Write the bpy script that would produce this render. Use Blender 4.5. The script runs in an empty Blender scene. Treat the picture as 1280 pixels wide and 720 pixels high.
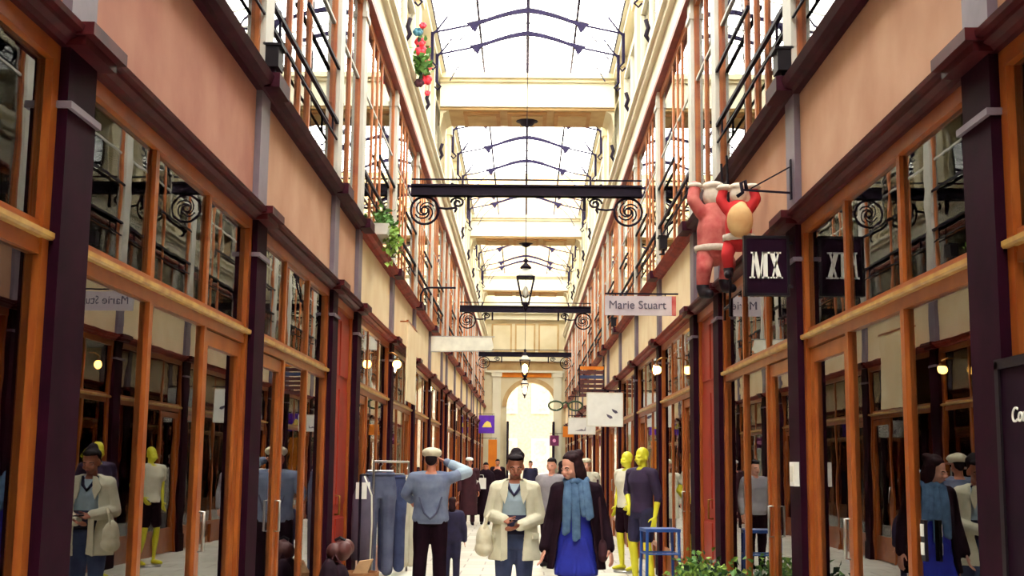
import bpy, math, random
from mathutils import Vector, Matrix
random.seed(7)
PI = math.pi
scene = bpy.context.scene
C = scene.collection

# ------------------------------------------------------------------ camera
F_PX = 1550.0
VPX, VPY, ROLL = 655.0, 581.0, 0.009
cam_d = bpy.data.cameras.new('camera'); cam = bpy.data.objects.new('camera', cam_d); C.objects.link(cam)
cam_d.sensor_width = 36.0; cam_d.sensor_fit = 'HORIZONTAL'
cam_d.lens = 36.0 * F_PX / 1280.0
cam_d.clip_end = 300; cam_d.clip_start = 0.05
d = Vector((VPX - 640, -(VPY - 360), -F_PX)).normalized()
up = Vector((ROLL, 1.0, 0.0)); up = up - d * up.dot(d); up.normalize()
rt = d.cross(up)
M = Matrix((rt, d, up)).to_4x4()
CAM_H = 1.55
M.translation = (0, 0, CAM_H)
cam.matrix_world = M
scene.camera = cam

# ------------------------------------------------------------------ light
w = bpy.data.worlds.new('overcast_sky'); scene.world = w; w.use_nodes = True
bg = w.node_tree.nodes['Background']
bg.inputs[0].default_value = (1.0, 0.965, 0.89, 1)
bg.inputs[1].default_value = 9.0
vs = scene.view_settings
vs.view_transform = 'Standard'; vs.look = 'None'; vs.gamma = 1.0; vs.use_curve_mapping = False
vs.exposure = 0.38

# ------------------------------------------------------------------ materials
def lin(c):
    return tuple((v / 12.92 if v <= 0.04045 else ((v + 0.055) / 1.055) ** 2.4) for v in (x / 255.0 for x in c))
MATS = {}
def mat(name, rgb, rough=0.5, metal=0.0, var=0.12, scale=6.0, bump=0.0, stretch=(1, 1, 1), emit=0.0, rgb2=None, coat=0.0, spec=0.5):
    m = bpy.data.materials.new(name); m.use_nodes = True; MATS[name] = m
    nt = m.node_tree; p = nt.nodes['Principled BSDF']
    c = lin(rgb)
    p.inputs['Roughness'].default_value = rough; p.inputs['Metallic'].default_value = metal
    p.inputs['Specular IOR Level'].default_value = spec
    p.inputs['Coat Weight'].default_value = coat; p.inputs['Coat Roughness'].default_value = 0.12
    tc = nt.nodes.new('ShaderNodeTexCoord'); mp = nt.nodes.new('ShaderNodeMapping')
    mp.inputs['Scale'].default_value = stretch
    nz = nt.nodes.new('ShaderNodeTexNoise'); nz.inputs['Scale'].default_value = scale; nz.inputs['Detail'].default_value = 5
    nt.links.new(tc.outputs['Object'], mp.inputs[0]); nt.links.new(mp.outputs[0], nz.inputs['Vector'])
    rp = nt.nodes.new('ShaderNodeValToRGB')
    c2 = lin(rgb2) if rgb2 else tuple(v * (1 - 2 * var) for v in c)
    c3 = c if rgb2 else tuple(min(1, v * (1 + 2 * var)) for v in c)
    rp.color_ramp.elements[0].color = (*c2, 1); rp.color_ramp.elements[0].position = 0.3
    rp.color_ramp.elements[1].color = (*c3, 1); rp.color_ramp.elements[1].position = 0.7
    nt.links.new(nz.outputs['Fac'], rp.inputs[0]); nt.links.new(rp.outputs[0], p.inputs['Base Color'])
    if bump:
        b = nt.nodes.new('ShaderNodeBump'); b.inputs['Strength'].default_value = bump; b.inputs['Distance'].default_value = 0.01
        nt.links.new(nz.outputs['Fac'], b.inputs['Height']); nt.links.new(b.outputs[0], p.inputs['Normal'])
    if emit:
        p.inputs['Emission Color'].default_value = (*c, 1); p.inputs['Emission Strength'].default_value = emit
    return m

mat('wood', (176, 98, 40), 0.32, var=0.16, scale=5, stretch=(6, 1, 1), bump=0.05, rgb2=(148, 70, 28))
mat('wood_upper', (178, 104, 50), 0.4, var=0.14, scale=4, rgb2=(150, 72, 42))
mat('ledge', (205, 168, 92), 0.4, rgb2=(170, 122, 62), scale=9)
mat('door_red', (176, 54, 30), 0.5, rgb2=(146, 38, 22), scale=2, stretch=(1, 1, .4))
mat('aubergine', (46, 14, 32), 0.6, rgb2=(34, 12, 26), scale=5, bump=0.05, spec=0.03)
mat('lavender_grey', (128, 116, 130), 0.5, rgb2=(100, 86, 104), scale=3)
mat('pale_grey', (206, 205, 196), 0.55, rgb2=(180, 178, 170), scale=3)
mat('cornice', (84, 30, 34), 0.45, rgb2=(58, 18, 28), scale=6, spec=0.08)
mat('beam_dark', (66, 24, 38), 0.5, rgb2=(46, 14, 30), scale=6, spec=0.08)
mat('red_line', (136, 52, 40), 0.5)
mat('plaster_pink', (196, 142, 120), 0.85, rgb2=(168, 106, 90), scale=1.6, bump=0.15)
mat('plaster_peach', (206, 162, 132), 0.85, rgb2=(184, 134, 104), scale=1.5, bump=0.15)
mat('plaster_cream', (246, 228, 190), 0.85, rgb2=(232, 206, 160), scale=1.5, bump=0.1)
mat('stone_cream', (218, 207, 176), 0.85, rgb2=(202, 188, 152), scale=1.2)
mat('stone_white', (224, 219, 198), 0.8, rgb2=(214, 206, 180), scale=1.2)
mat('stone_tan', (196, 166, 118), 0.85, rgb2=(172, 138, 92), scale=2)
mat('iron', (30, 18, 38), 0.6, rgb2=(20, 10, 26), scale=8, spec=0.15)
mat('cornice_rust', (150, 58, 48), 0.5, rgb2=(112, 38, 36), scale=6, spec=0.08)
mat('wood_far_bloom', (214, 134, 74), 0.45, rgb2=(184, 96, 52), scale=4)  # upper-floor wood for distant bays, bloom put in as a paler, warmer colour
mat('stone_brown', (184, 142, 92), 0.85, rgb2=(164, 118, 72), scale=3)
mat('iron_violet', (30, 22, 56), 0.6, rgb2=(22, 14, 44), scale=8, spec=0.15)
mat('iron_grey', (70, 64, 88), 0.6, rgb2=(52, 46, 70), scale=8, spec=0.2)
mat('interior', (112, 84, 70), 0.9, rgb2=(84, 58, 52), scale=1.2)
mat('interior_pale', (196, 186, 164), 0.9, rgb2=(160, 146, 128), scale=1.2)
mat('curtain', (226, 222, 206), 0.95, rgb2=(196, 190, 172), scale=6, stretch=(1, 3, .1))
mat('shop_floor', (150, 128, 108), 0.5, rgb2=(120, 98, 82), scale=3)
mat('white_paint', (240, 240, 234), 0.5, var=0.03)
mat('off_white', (228, 226, 212), 0.7, var=0.05)
mat('black_paint', (22, 14, 24), 0.55, var=0.1, spec=0.2)
mat('sign_black', (32, 12, 30), 0.6, var=0.1, spec=0.05)
mat('sign_lavender', (196, 188, 194), 0.6, rgb2=(182, 168, 180))
mat('ink_grey', (84, 76, 96), 0.7, var=0.1)
mat('sign_purple', (96, 30, 190), 0.5, var=0.1)
mat('sign_yellow', (246, 222, 110), 0.5, var=0.05)
mat('sign_magenta', (110, 20, 84), 0.5, var=0.1)
mat('pink', (240, 150, 200), 0.5)
mat('orange_cloth', (232, 140, 30), 0.8, rgb2=(210, 112, 20), scale=2)
mat('brown_slat', (96, 44, 40), 0.6, rgb2=(70, 28, 30))
mat('blue_slat', (50, 60, 100), 0.6)
mat('skin_dark', (168, 104, 80), 0.5, var=0.06)
mat('skin_light', (226, 164, 142), 0.5, var=0.05)
mat('skin_mid', (200, 128, 100), 0.5, var=0.05)
mat('hair_black', (26, 15, 22), 0.75, var=0.15, scale=30, bump=0.5, spec=0.2)
mat('hair_brown', (44, 20, 26), 0.75, var=0.2, scale=30, bump=0.5, spec=0.2)
mat('lips', (172, 70, 66), 0.4)
mat('eye_white', (235, 230, 222), 0.3, var=0.02)
mat('eye_dark', (26, 18, 16), 0.2, var=0.02)
mat('coat_cream', (230, 226, 204), 0.9, rgb2=(204, 198, 172), scale=7, bump=0.3)
mat('coat_black', (38, 18, 32), 0.85, rgb2=(24, 9, 20), scale=9, bump=0.3, spec=0.15)
mat('scarf_blue', (92, 124, 160), 0.9, rgb2=(62, 90, 126), scale=16, bump=0.4)
mat('dress_blue', (32, 48, 180), 0.75, rgb2=(22, 28, 140), scale=5, bump=0.3)
mat('shirt_pale_blue', (176, 196, 210), 0.8, rgb2=(150, 170, 190), scale=8)
mat('navy', (38, 34, 72), 0.85, rgb2=(28, 22, 52), scale=8)
mat('denim', (74, 86, 126), 0.9, rgb2=(50, 58, 96), scale=7, bump=0.3)
mat('denim_grey', (96, 102, 128), 0.9, rgb2=(68, 74, 102), scale=6, bump=0.3)
mat('denim_bright', (66, 88, 160), 0.9, rgb2=(44, 58, 128), scale=6, bump=0.3)
mat('shirt_blue_grey', (128, 140, 164), 0.9, rgb2=(94, 104, 134), scale=6, bump=0.4)
mat('trouser_dark', (34, 14, 26), 0.9, rgb2=(22, 8, 18), scale=6, spec=0.1)
mat('cloth_white', (226, 222, 204), 0.9, rgb2=(200, 194, 172), scale=5, bump=0.25)
mat('cap_pale', (226, 220, 196), 0.85, rgb2=(200, 190, 160), scale=12)
mat('burgundy', (66, 18, 34), 0.85, rgb2=(46, 10, 26), scale=6)
mat('jacket_grey', (156, 152, 158), 0.85, rgb2=(128, 122, 132), scale=6)
mat('mannequin_yellow', (232, 228, 60), 0.45, rgb2=(214, 206, 40), scale=3)
mat('top_purple', (52, 34, 70), 0.85, rgb2=(38, 22, 52))
mat('blue_metal', (44, 92, 170), 0.4, rgb2=(34, 70, 140), scale=5)
mat('leaf', (96, 140, 60), 0.6, rgb2=(60, 104, 44), scale=12)
mat('leaf_light', (150, 180, 80), 0.6, rgb2=(110, 150, 60), scale=12)
mat('leaf_dark', (44, 74, 44), 0.6, rgb2=(28, 52, 34), scale=12)
mat('planter', (52, 40, 52), 0.7)
mat('terracotta', (170, 92, 62), 0.8)
mat('red_cloth', (206, 40, 42), 0.85, rgb2=(170, 24, 34), scale=6, bump=0.3)
mat('red_pale_cloth', (204, 120, 112), 0.9, rgb2=(160, 36, 46), scale=7, bump=0.3)
mat('trim_fleece', (222, 212, 198), 0.95, rgb2=(196, 180, 168), scale=20, bump=0.5)
mat('sack', (212, 176, 124), 0.9, rgb2=(186, 138, 88), scale=6, bump=0.3)
mat('red_flower', (226, 40, 62), 0.6)
mat('teal', (40, 100, 120), 0.6)
mat('bulb', (255, 226, 150), 0.4, emit=60)
mat('lamp_glow', (255, 190, 90), 0.4, emit=14)
mat('brass', (150, 104, 50), 0.35, metal=0.9)
mat('steel', (170, 170, 168), 0.3, metal=0.9)
mat('basket', (170, 120, 76), 0.85, rgb2=(130, 84, 50), scale=20, stretch=(1, 1, 4))
mat('cardboard', (196, 160, 120), 0.9)
mat('street_white', (168, 164, 154), 0.9, var=0.08)
mat('shutter_grey', (170, 176, 172), 0.8)

def glass(name, ior=1.55, tint=(0.86, 0.88, 0.86), rough=0.0, wave=0.0):
    m = bpy.data.materials.new(name); m.use_nodes = True; MATS[name] = m
    nt = m.node_tree; nt.nodes.clear()
    o = nt.nodes.new('ShaderNodeOutputMaterial'); mx = nt.nodes.new('ShaderNodeMixShader')
    t = nt.nodes.new('ShaderNodeBsdfTransparent'); t.inputs[0].default_value = (*tint, 1)
    g = nt.nodes.new('ShaderNodeBsdfGlossy'); g.inputs['Roughness'].default_value = rough
    g.inputs['Color'].default_value = (1, 1, 1, 1)
    f = nt.nodes.new('ShaderNodeFresnel'); f.inputs['IOR'].default_value = ior or 1.4
    if ior: nt.links.new(f.outputs[0], mx.inputs[0])
    else: mx.inputs[0].default_value = 0.02
    nt.links.new(t.outputs[0], mx.inputs[1]); nt.links.new(g.outputs[0], mx.inputs[2])
    nt.links.new(mx.outputs[0], o.inputs[0])
    if wave:
        tc = nt.nodes.new('ShaderNodeTexCoord'); nz = nt.nodes.new('ShaderNodeTexNoise'); nz.inputs['Scale'].default_value = 2.2
        b = nt.nodes.new('ShaderNodeBump'); b.inputs['Strength'].default_value = wave; b.inputs['Distance'].default_value = 0.02
        nt.links.new(tc.outputs['Object'], nz.inputs['Vector']); nt.links.new(nz.outputs['Fac'], b.inputs['Height'])
        nt.links.new(b.outputs[0], g.inputs['Normal'])
    return m
glass('glass', 2.1, wave=0.02)
glass('glass_roof', 0, tint=(0.97, 0.98, 0.96))
glass('glass_lantern', 1.3, tint=(0.95, 0.95, 0.92))

def floor_mat():
    m = mat('floor_tiles', (236, 230, 214), 0.45, var=0.04)
    nt = m.node_tree; p = nt.nodes['Principled BSDF']
    tc = nt.nodes.new('ShaderNodeTexCoord'); br = nt.nodes.new('ShaderNodeTexBrick')
    br.inputs['Scale'].default_value = 1.0; br.inputs['Brick Width'].default_value = 0.6; br.inputs['Row Height'].default_value = 0.6
    br.inputs['Mortar Size'].default_value = 0.012
    br.inputs['Color1'].default_value = (*lin((206, 202, 190)), 1); br.inputs['Color2'].default_value = (*lin((186, 182, 168)), 1)
    br.inputs['Mortar'].default_value = (*lin((150, 140, 128)), 1)
    nt.links.new(tc.outputs['Object'], br.inputs['Vector']); nt.links.new(br.outputs[0], p.inputs['Base Color'])
floor_mat()

# ------------------------------------------------------------------ mesh helpers
class MB:
    def __init__(s): s.v = []; s.f = []; s.smooth = False
    def add(s, v, f):
        n = len(s.v); s.v += [tuple(p) for p in v]; s.f += [tuple(i + n for i in q) for q in f]; return s
    def box(s, x0, x1, y0, y1, z0, z1):
        if x0 > x1: x0, x1 = x1, x0
        if y0 > y1: y0, y1 = y1, y0
        v = [(x, y, z) for z in (z0, z1) for y in (y0, y1) for x in (x0, x1)]
        return s.add(v, [(0, 2, 3, 1), (4, 5, 7, 6), (0, 1, 5, 4), (2, 6, 7, 3), (0, 4, 6, 2), (1, 3, 7, 5)])
    def bar(s, a, b, w, h=None):
        a = Vector(a); b = Vector(b); h = h or w
        t = (b - a).normalized(); u = Vector((0, 0, 1)) if abs(t.z) < 0.9 else Vector((0, 1, 0))
        x = t.cross(u).normalized(); y = x.cross(t).normalized()
        v = [p + x * sx * w / 2 + y * sy * h / 2 for p in (a, b) for sx, sy in ((-1, -1), (1, -1), (1, 1), (-1, 1))]
        return s.add(v, [(0, 1, 2, 3), (7, 6, 5, 4), (0, 4, 5, 1), (1, 5, 6, 2), (2, 6, 7, 3), (3, 7, 4, 0)])
    def tube(s, pts, r, n=8, closed=False):
        pts = [Vector(p) for p in pts]; m = len(pts)
        rs = r if isinstance(r, (list, tuple)) else [r] * m
        V = []; prev = None
        for i, p in enumerate(pts):
            if closed: t = pts[(i + 1) % m] - pts[i - 1]
            else: t = pts[min(i + 1, m - 1)] - pts[max(i - 1, 0)]
            t = t.normalized() if t.length > 1e-9 else Vector((0, 0, 1))
            if prev is None:
                u = Vector((0, 0, 1)) if abs(t.z) < 0.9 else Vector((1, 0, 0))
                x = t.cross(u).normalized()
            else:
                x = prev - t * prev.dot(t); x = x.normalized() if x.length > 1e-6 else t.orthogonal().normalized()
            prev = x; y = t.cross(x)
            V += [p + (x * math.cos(2 * PI * k / n) + y * math.sin(2 * PI * k / n)) * rs[i] for k in range(n)]
        Fs = []
        for i in range(m if closed else m - 1):
            j = (i + 1) % m
            for k in range(n): Fs.append((i * n + k, i * n + (k + 1) % n, j * n + (k + 1) % n, j * n + k))
        if not closed: Fs += [tuple(range(n))[::-1], tuple((m - 1) * n + k for k in range(n))]
        return s.add(V, Fs)
    def lathe(s, prof, n=16, c=(0, 0, 0), sx=1, sy=1):
        V = [(c[0] + r * math.cos(2 * PI * k / n) * sx, c[1] + r * math.sin(2 * PI * k / n) * sy, c[2] + z) for r, z in prof for k in range(n)]
        Fs = [(i * n + k, i * n + (k + 1) % n, (i + 1) * n + (k + 1) % n, (i + 1) * n + k) for i in range(len(prof) - 1) for k in range(n)]
        Fs += [tuple(range(n))[::-1], tuple((len(prof) - 1) * n + k for k in range(n))]
        return s.add(V, Fs)
    def ell(s, c, r, n=12, m=8, rot=None):
        r = r if isinstance(r, (list, tuple)) else (r, r, r)
        V = []
        for i in range(m + 1):
            a = -PI / 2 + PI * i / m
            a = max(-PI / 2 + .02, min(PI / 2 - .02, a))
            for k in range(n):
                p = Vector((r[0] * math.cos(a) * math.cos(2 * PI * k / n), r[1] * math.cos(a) * math.sin(2 * PI * k / n), r[2] * math.sin(a)))
                if rot: p = rot @ p
                V.append(Vector(c) + p)
        Fs = [(i * n + k, i * n + (k + 1) % n, (i + 1) * n + (k + 1) % n, (i + 1) * n + k) for i in range(m) for k in range(n)]
        Fs += [tuple(range(n))[::-1], tuple(m * n + k for k in range(n))]
        return s.add(V, Fs)
    def cap(s, a, ra, b, rb, n=10):
        a = Vector(a); b = Vector(b); t = (b - a)
        if t.length < 1e-6: return s.ell(a, ra)
        t.normalize(); pts = []; rs = []
        for k in range(4):
            an = PI / 2 * (1 - k / 3.0); pts.append(a - t * ra * math.sin(an)); rs.append(max(ra * math.cos(an), ra * .05))
        for k in range(4):
            an = PI / 2 * (k / 3.0); pts.append(b + t * rb * math.sin(an)); rs.append(max(rb * math.cos(an), rb * .05))
        return s.tube(pts, rs, n)
    def chain(s, pts, rs):
        for i in range(len(pts) - 1): s.cap(pts[i], rs[i], pts[i + 1], rs[i + 1])
        return s
    def loft(s, rings, n=20, gap=0.0, thick=0.0):
        """rings: (cx, cy, cz, rx, ry). closed solid, or an open-fronted shell (gap = half angle at -Y) with thickness."""
        if not gap:
            V = [(c[0] + c[3] * math.cos(2 * PI * k / n), c[1] + c[4] * math.sin(2 * PI * k / n), c[2]) for c in rings for k in range(n)]
            Fs = [(i * n + k, i * n + (k + 1) % n, (i + 1) * n + (k + 1) % n, (i + 1) * n + k) for i in range(len(rings) - 1) for k in range(n)]
            Fs += [tuple(range(n))[::-1], tuple((len(rings) - 1) * n + k for k in range(n))]
            return s.add(V, Fs)
        V = []; R = len(rings)
        for lay in (0, 1):
            for i, c in enumerate(rings):
                g = c[5] if len(c) > 5 else gap
                for k in range(n + 1):
                    a = -PI / 2 + g + (2 * PI - 2 * g) * k / n
                    fold = 1 + 0.025 * math.sin(a * 7 + i * .4) * (i / R)
                    V.append((c[0] + (c[3] * fold - lay * thick) * math.cos(a), c[1] + (c[4] * fold - lay * thick) * math.sin(a), c[2]))
        N = n + 1; Fs = []
        for i in range(R - 1):
            for k in range(n):
                Fs.append((i * N + k, i * N + k + 1, (i + 1) * N + k + 1, (i + 1) * N + k))
                o = R * N; Fs.append((o + i * N + k, o + (i + 1) * N + k, o + (i + 1) * N + k + 1, o + i * N + k + 1))
            for k in (0, n): Fs.append((i * N + k, (i + 1) * N + k, R * N + (i + 1) * N + k, R * N + i * N + k))
        for i in (0, R - 1):
            for k in range(n): Fs.append((i * N + k, i * N + k + 1, R * N + i * N + k + 1, R * N + i * N + k))
        return s.add(V, Fs)
    def prism(s, poly, axis, a, b):
        """extrude a 2D polygon; axis 'y': poly in (x,z); 'x': poly in (y,z); 'z': poly in (x,y)"""
        f = {'y': lambda p, t: (p[0], t, p[1]), 'x': lambda p, t: (t, p[0], p[1]), 'z': lambda p, t: (p[0], p[1], t)}[axis]
        n = len(poly); V = [f(p, a) for p in poly] + [f(p, b) for p in poly]
        Fs = [tuple(range(n))[::-1], tuple(range(n, 2 * n))] + [(i, (i + 1) % n, n + (i + 1) % n, n + i) for i in range(n)]
        return s.add(V, Fs)
    def mesh(s, name, smooth=None):
        me = bpy.data.meshes.new(name); me.from_pydata(s.v, [], s.f); me.update()
        import bmesh
        bm = bmesh.new(); bm.from_mesh(me); bmesh.ops.recalc_face_normals(bm, faces=bm.faces); bm.to_mesh(me); bm.free()
        if s.smooth if smooth is None else smooth:
            for p in me.polygons: p.use_smooth = True
        return me

def B(x0, x1, y0, y1, z0, z1): return MB().box(x0, x1, y0, y1, z0, z1)

def obj(name, src, m=None, parent=None, loc=(0, 0, 0), rot=(0, 0, 0), smooth=False):
    me = src.mesh(name, smooth) if isinstance(src, MB) else src
    if m is not None and not me.materials: me.materials.append(MATS[m])
    o = bpy.data.objects.new(name, me); C.objects.link(o)
    o.location = loc; o.rotation_euler = rot
    if parent: o.parent = parent
    return o
def empty(name, loc=(0, 0, 0), rz=0):
    o = bpy.data.objects.new(name, None); C.objects.link(o); o.location = loc; o.rotation_euler = (0, 0, rz); o.empty_display_size = .1
    return o
def tag(o, label, cat, group=None):
    o['label'] = label; o['category'] = cat
    if group: o['group'] = group
    return o
def thing(name, label, cat, loc=(0, 0, 0), rz=0, group=None): return tag(empty(name, loc, rz), label, cat, group)
def struct(o): o['kind'] = 'structure'; return o
CACHE = {}
def cached(key, name, fn, m, smooth=False):
    if key not in CACHE:
        me = fn().mesh(name, smooth); me.materials.append(MATS[m]); CACHE[key] = me
    return CACHE[key]
def text_mesh(s, size, depth=0.004, bold=0.0, sx=1.0, shear=0.0):
    cu = bpy.data.curves.new('lettering', 'FONT'); cu.body = s; cu.size = size; cu.extrude = depth; cu.offset = bold
    cu.align_x = 'CENTER'; cu.align_y = 'CENTER'; cu.shear = shear
    o = bpy.data.objects.new('lettering', cu); C.objects.link(o)
    dg = bpy.context.evaluated_depsgraph_get(); me = bpy.data.meshes.new_from_object(o.evaluated_get(dg))
    bpy.data.objects.remove(o); me.transform(Matrix.Diagonal((sx, 1, 1, 1)))
    me.transform(Matrix.Rotation(PI / 2, 4, 'X'))        # stands upright, faces -Y
    me.materials.clear()
    return me
def remesh(mb, vox, it=3):
    me = mb.mesh('blend'); o = bpy.data.objects.new('blend', me); C.objects.link(o)
    r = o.modifiers.new('r', 'REMESH'); r.mode = 'VOXEL'; r.voxel_size = vox
    sm = o.modifiers.new('s', 'SMOOTH'); sm.factor = 0.5; sm.iterations = it
    dg = bpy.context.evaluated_depsgraph_get(); out = bpy.data.meshes.new_from_object(o.evaluated_get(dg))
    bpy.data.objects.remove(o)
    for p in out.polygons: p.use_smooth = True
    return out

# ------------------------------------------------------------------ the passage: bays
P = [-8.0, -4.2, -2.35, 1.45, 5.23, 8.99, 12.6, 14.45, 18.2, 21.95, 25.7, 29.45, 31.3, 35.05, 38.8, 42.55, 46.3, 48.15, 51.9, 55.65, 60.6]
YB, YE = P[0], P[-1]
HALF = 0.17
Z_CORN0, Z_CORN = 3.29, 3.37
Z_SILL0, Z_SILL = 4.27, 4.36
Z_HEAD = 7.12
Z_FASC = 8.15
Z_EAVE = 10.3
door_side = {}        # which end of a bay holds the shop door
for i in range(len(P) - 1):
    door_side[i] = ['far', 'near'][i % 2]
door_side[4] = 'far'; door_side[5] = 'near'; door_side[3] = 'near'

# floor and street
fl = struct(obj('floor', B(-2.1, 2.1, YB, 90, -0.12, 0), 'floor_tiles'))
for s, nm in ((-1, 'left'), (1, 'right')):
    struct(obj('floor_shops_' + nm, B(s * 2.1, s * 5.2, YB, YE, -0.12, 0.02), 'shop_floor'))

wn = [0]; dn = [0]
def nextwin(): wn[0] += 1; return 'window_%d' % wn[0]
def nextdoor(): dn[0] += 1; return 'door_%d' % dn[0]

def facade(s, side):
    X = lambda dd: s * dd
    wall = struct(obj('wall_' + side, MB().box(X(2.07), X(2.3), YB, YE, Z_CORN0, Z_SILL0 + .02)
                      .box(X(2.12), X(2.4), YB, YE, Z_HEAD, Z_EAVE), 'stone_cream'))
    # the rooms behind the glass
    struct(obj('wall_shops_' + side, MB().box(X(5.2), X(5.3), YB, YE, 0, 3.3), 'interior'))
    struct(obj('ceiling_shops_' + side, B(X(2.3), X(5.3), YB, YE, 3.3, 3.4), 'interior_pale'))
    struct(obj('floor_rooms_' + side, B(X(2.3), X(4.0), YB, YE, 4.2, 4.3), 'shop_floor'))
    struct(obj('wall_rooms_' + side, MB().box(X(4.0), X(4.1), YB, YE, 4.2, 7.4).box(X(2.4), X(4.1), YB, YE, 7.3, 7.4), 'interior_pale'))
    struct(obj('trim_head_' + side, MB().box(X(1.9), X(2.14), YB, YE, Z_HEAD, Z_HEAD + .07), 'red_line'))
    struct(obj('trim_fascia_' + side, MB().box(X(1.98), X(2.13), YB, YE, Z_HEAD + .07, 7.75).box(X(1.9), X(2.13), YB, YE, 7.75, 7.85)
               .box(X(1.84), X(2.13), YB, YE, 7.85, 7.93), 'stone_white'))
    struct(obj('trim_gutter_' + side, MB().box(X(1.86), X(2.4), YB, YE, Z_EAVE, Z_EAVE + .12).box(X(1.93), X(2.3), YB, YE, Z_EAVE - .12, Z_EAVE), 'stone_white'))
    for i in range(len(P) - 1):
        y0, y1 = P[i], P[i + 1]; L = y1 - y0; narrow = L < 2.5
        a, b = HALF, L - HALF
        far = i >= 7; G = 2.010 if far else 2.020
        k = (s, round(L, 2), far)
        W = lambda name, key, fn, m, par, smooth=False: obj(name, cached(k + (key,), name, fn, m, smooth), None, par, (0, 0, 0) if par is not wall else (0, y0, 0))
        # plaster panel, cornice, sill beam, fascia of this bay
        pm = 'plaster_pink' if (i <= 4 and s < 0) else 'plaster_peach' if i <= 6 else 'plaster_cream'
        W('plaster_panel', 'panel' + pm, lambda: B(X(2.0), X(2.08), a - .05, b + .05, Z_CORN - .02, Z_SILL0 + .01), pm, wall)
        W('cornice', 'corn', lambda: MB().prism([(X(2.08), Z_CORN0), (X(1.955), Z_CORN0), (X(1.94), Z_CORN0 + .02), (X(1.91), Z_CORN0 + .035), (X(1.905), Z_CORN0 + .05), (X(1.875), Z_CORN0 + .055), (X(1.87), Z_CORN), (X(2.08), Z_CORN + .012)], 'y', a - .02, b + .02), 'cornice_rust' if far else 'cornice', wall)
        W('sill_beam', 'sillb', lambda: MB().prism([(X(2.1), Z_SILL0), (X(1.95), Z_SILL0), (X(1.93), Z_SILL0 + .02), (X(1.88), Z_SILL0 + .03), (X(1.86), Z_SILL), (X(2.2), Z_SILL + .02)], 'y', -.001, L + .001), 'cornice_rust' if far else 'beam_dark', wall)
        # ---- ground floor
        if narrow:
            dr = struct(empty(nextdoor(), (0, y0, 0)))
            W('door_leaf', 'rleaf', lambda: MB().box(X(2.04), X(2.10), a, b, 0.02, 3.2), 'door_red', dr)
            mid = (a + b) / 2
            for q, (u0, u1) in enumerate(((a + .1, mid - .06), (mid + .06, b - .1))):
                for z0, z1 in ((.25, .95), (1.1, 2.35), (2.5, 3.1)):
                    W('panel', 'rpan%d%.1f' % (q, z0), lambda: MB().box(X(2.025), X(2.05), u0, u1, z0, z1), 'door_red', dr)
            W('handle', 'rhand', lambda: MB().tube([(X(2.03), mid - .03, 1.0), (X(1.98), mid - .03, 1.0), (X(1.98), mid - .03, 1.2), (X(2.03), mid - .03, 1.2)], .012), 'brass', dr, True)
            W('frame', 'rframe', lambda: MB().box(X(2.0), X(2.1), a, a + .06, 0, 3.29).box(X(2.0), X(2.1), b - .06, b, 0, 3.29).box(X(1.99), X(2.1), a, b, 3.2, 3.29), 'wood', dr)
        else:
            win = struct(empty(nextwin(), (0, y0, 0)))
            t = (b - a) / 3.0; ds = door_side[i]
            m1, m2 = a + t, b - t
            W('frame', 'gframe', lambda: MB().box(X(1.985), X(G + .012), a, a + .07, 0, Z_CORN0).box(X(1.985), X(G + .012), b - .07, b, 0, Z_CORN0)
              .box(X(1.985), X(G + .012), a + .07, b - .07, 3.215, Z_CORN0).box(X(1.995), X(G + .012), a + .07, b - .07, 2.385, 2.43)
              .box(X(2.0), X(G + .012), a + .07, b - .07, 2.43, 2.455).box(X(2.0), X(G + .012), a + .07, b - .07, 2.50, 2.525), 'wood', win)
            W('ledge', 'gledge', lambda: MB().prism([(X(G + .012), 2.452), (X(1.968), 2.452), (X(1.96), 2.462), (X(1.96), 2.483), (X(G + .012), 2.503)], 'y', a, b), 'ledge', win)
            for q, mm in enumerate((m1, m2)):
                W('mullion', 'gmu%d' % q, lambda: MB().box(X(1.998), X(G + .012), mm - .028, mm + .028, 2.525, 3.215), 'wood', win)
                W('mullion', 'gml%d' % q, lambda: MB().box(X(1.993), X(G + .012), mm - .031, mm + .031, 0.0, 2.385), 'wood', win)
            e = [a + .07, m1 - .028, m1 + .028, m2 - .028, m2 + .028, b - .07]
            for q in range(3):
                W('pane', 'gpu%d' % q, lambda: B(X(G), X(G + .006), e[2 * q], e[2 * q + 1], 2.525, 3.215), 'glass', win)
            thirds = [0, 1, 2]; dq = 2 if ds == 'far' else 0; thirds.remove(dq)
            for q in thirds:
                W('pane', 'gpl%d' % q, lambda: B(X(G), X(G + .006), e[2 * q], e[2 * q + 1], .42, 2.385), 'glass', win)
                W('base_panel', 'gbp%d' % q, lambda: MB().box(X(2.03), X(2.1), e[2 * q], e[2 * q + 1], 0, .36).box(X(1.99), X(2.1), e[2 * q], e[2 * q + 1], .36, .42), 'wood', win)
            q = dq; u0, u1 = e[2 * q] + .01, e[2 * q + 1] - .01
            dr = struct(empty(nextdoor(), (0, y0, 0)))
            kk = 'd%d' % q
            W('door_leaf', kk + 'leaf', lambda: MB().box(X(2.012), X(2.05), u0, u0 + .1, .02, 2.375).box(X(2.012), X(2.05), u1 - .1, u1, .02, 2.375)
              .box(X(2.012), X(2.05), u0 + .1, u1 - .1, 2.28, 2.375).box(X(2.012), X(2.05), u0 + .1, u1 - .1, .02, .42), 'wood', dr)
            W('pane', kk + 'pane', lambda: B(X(2.036), X(2.042), u0 + .1, u1 - .1, .42, 2.28), 'glass', dr)
            hy = u0 + .05 if q == 2 else u1 - .05
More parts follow.
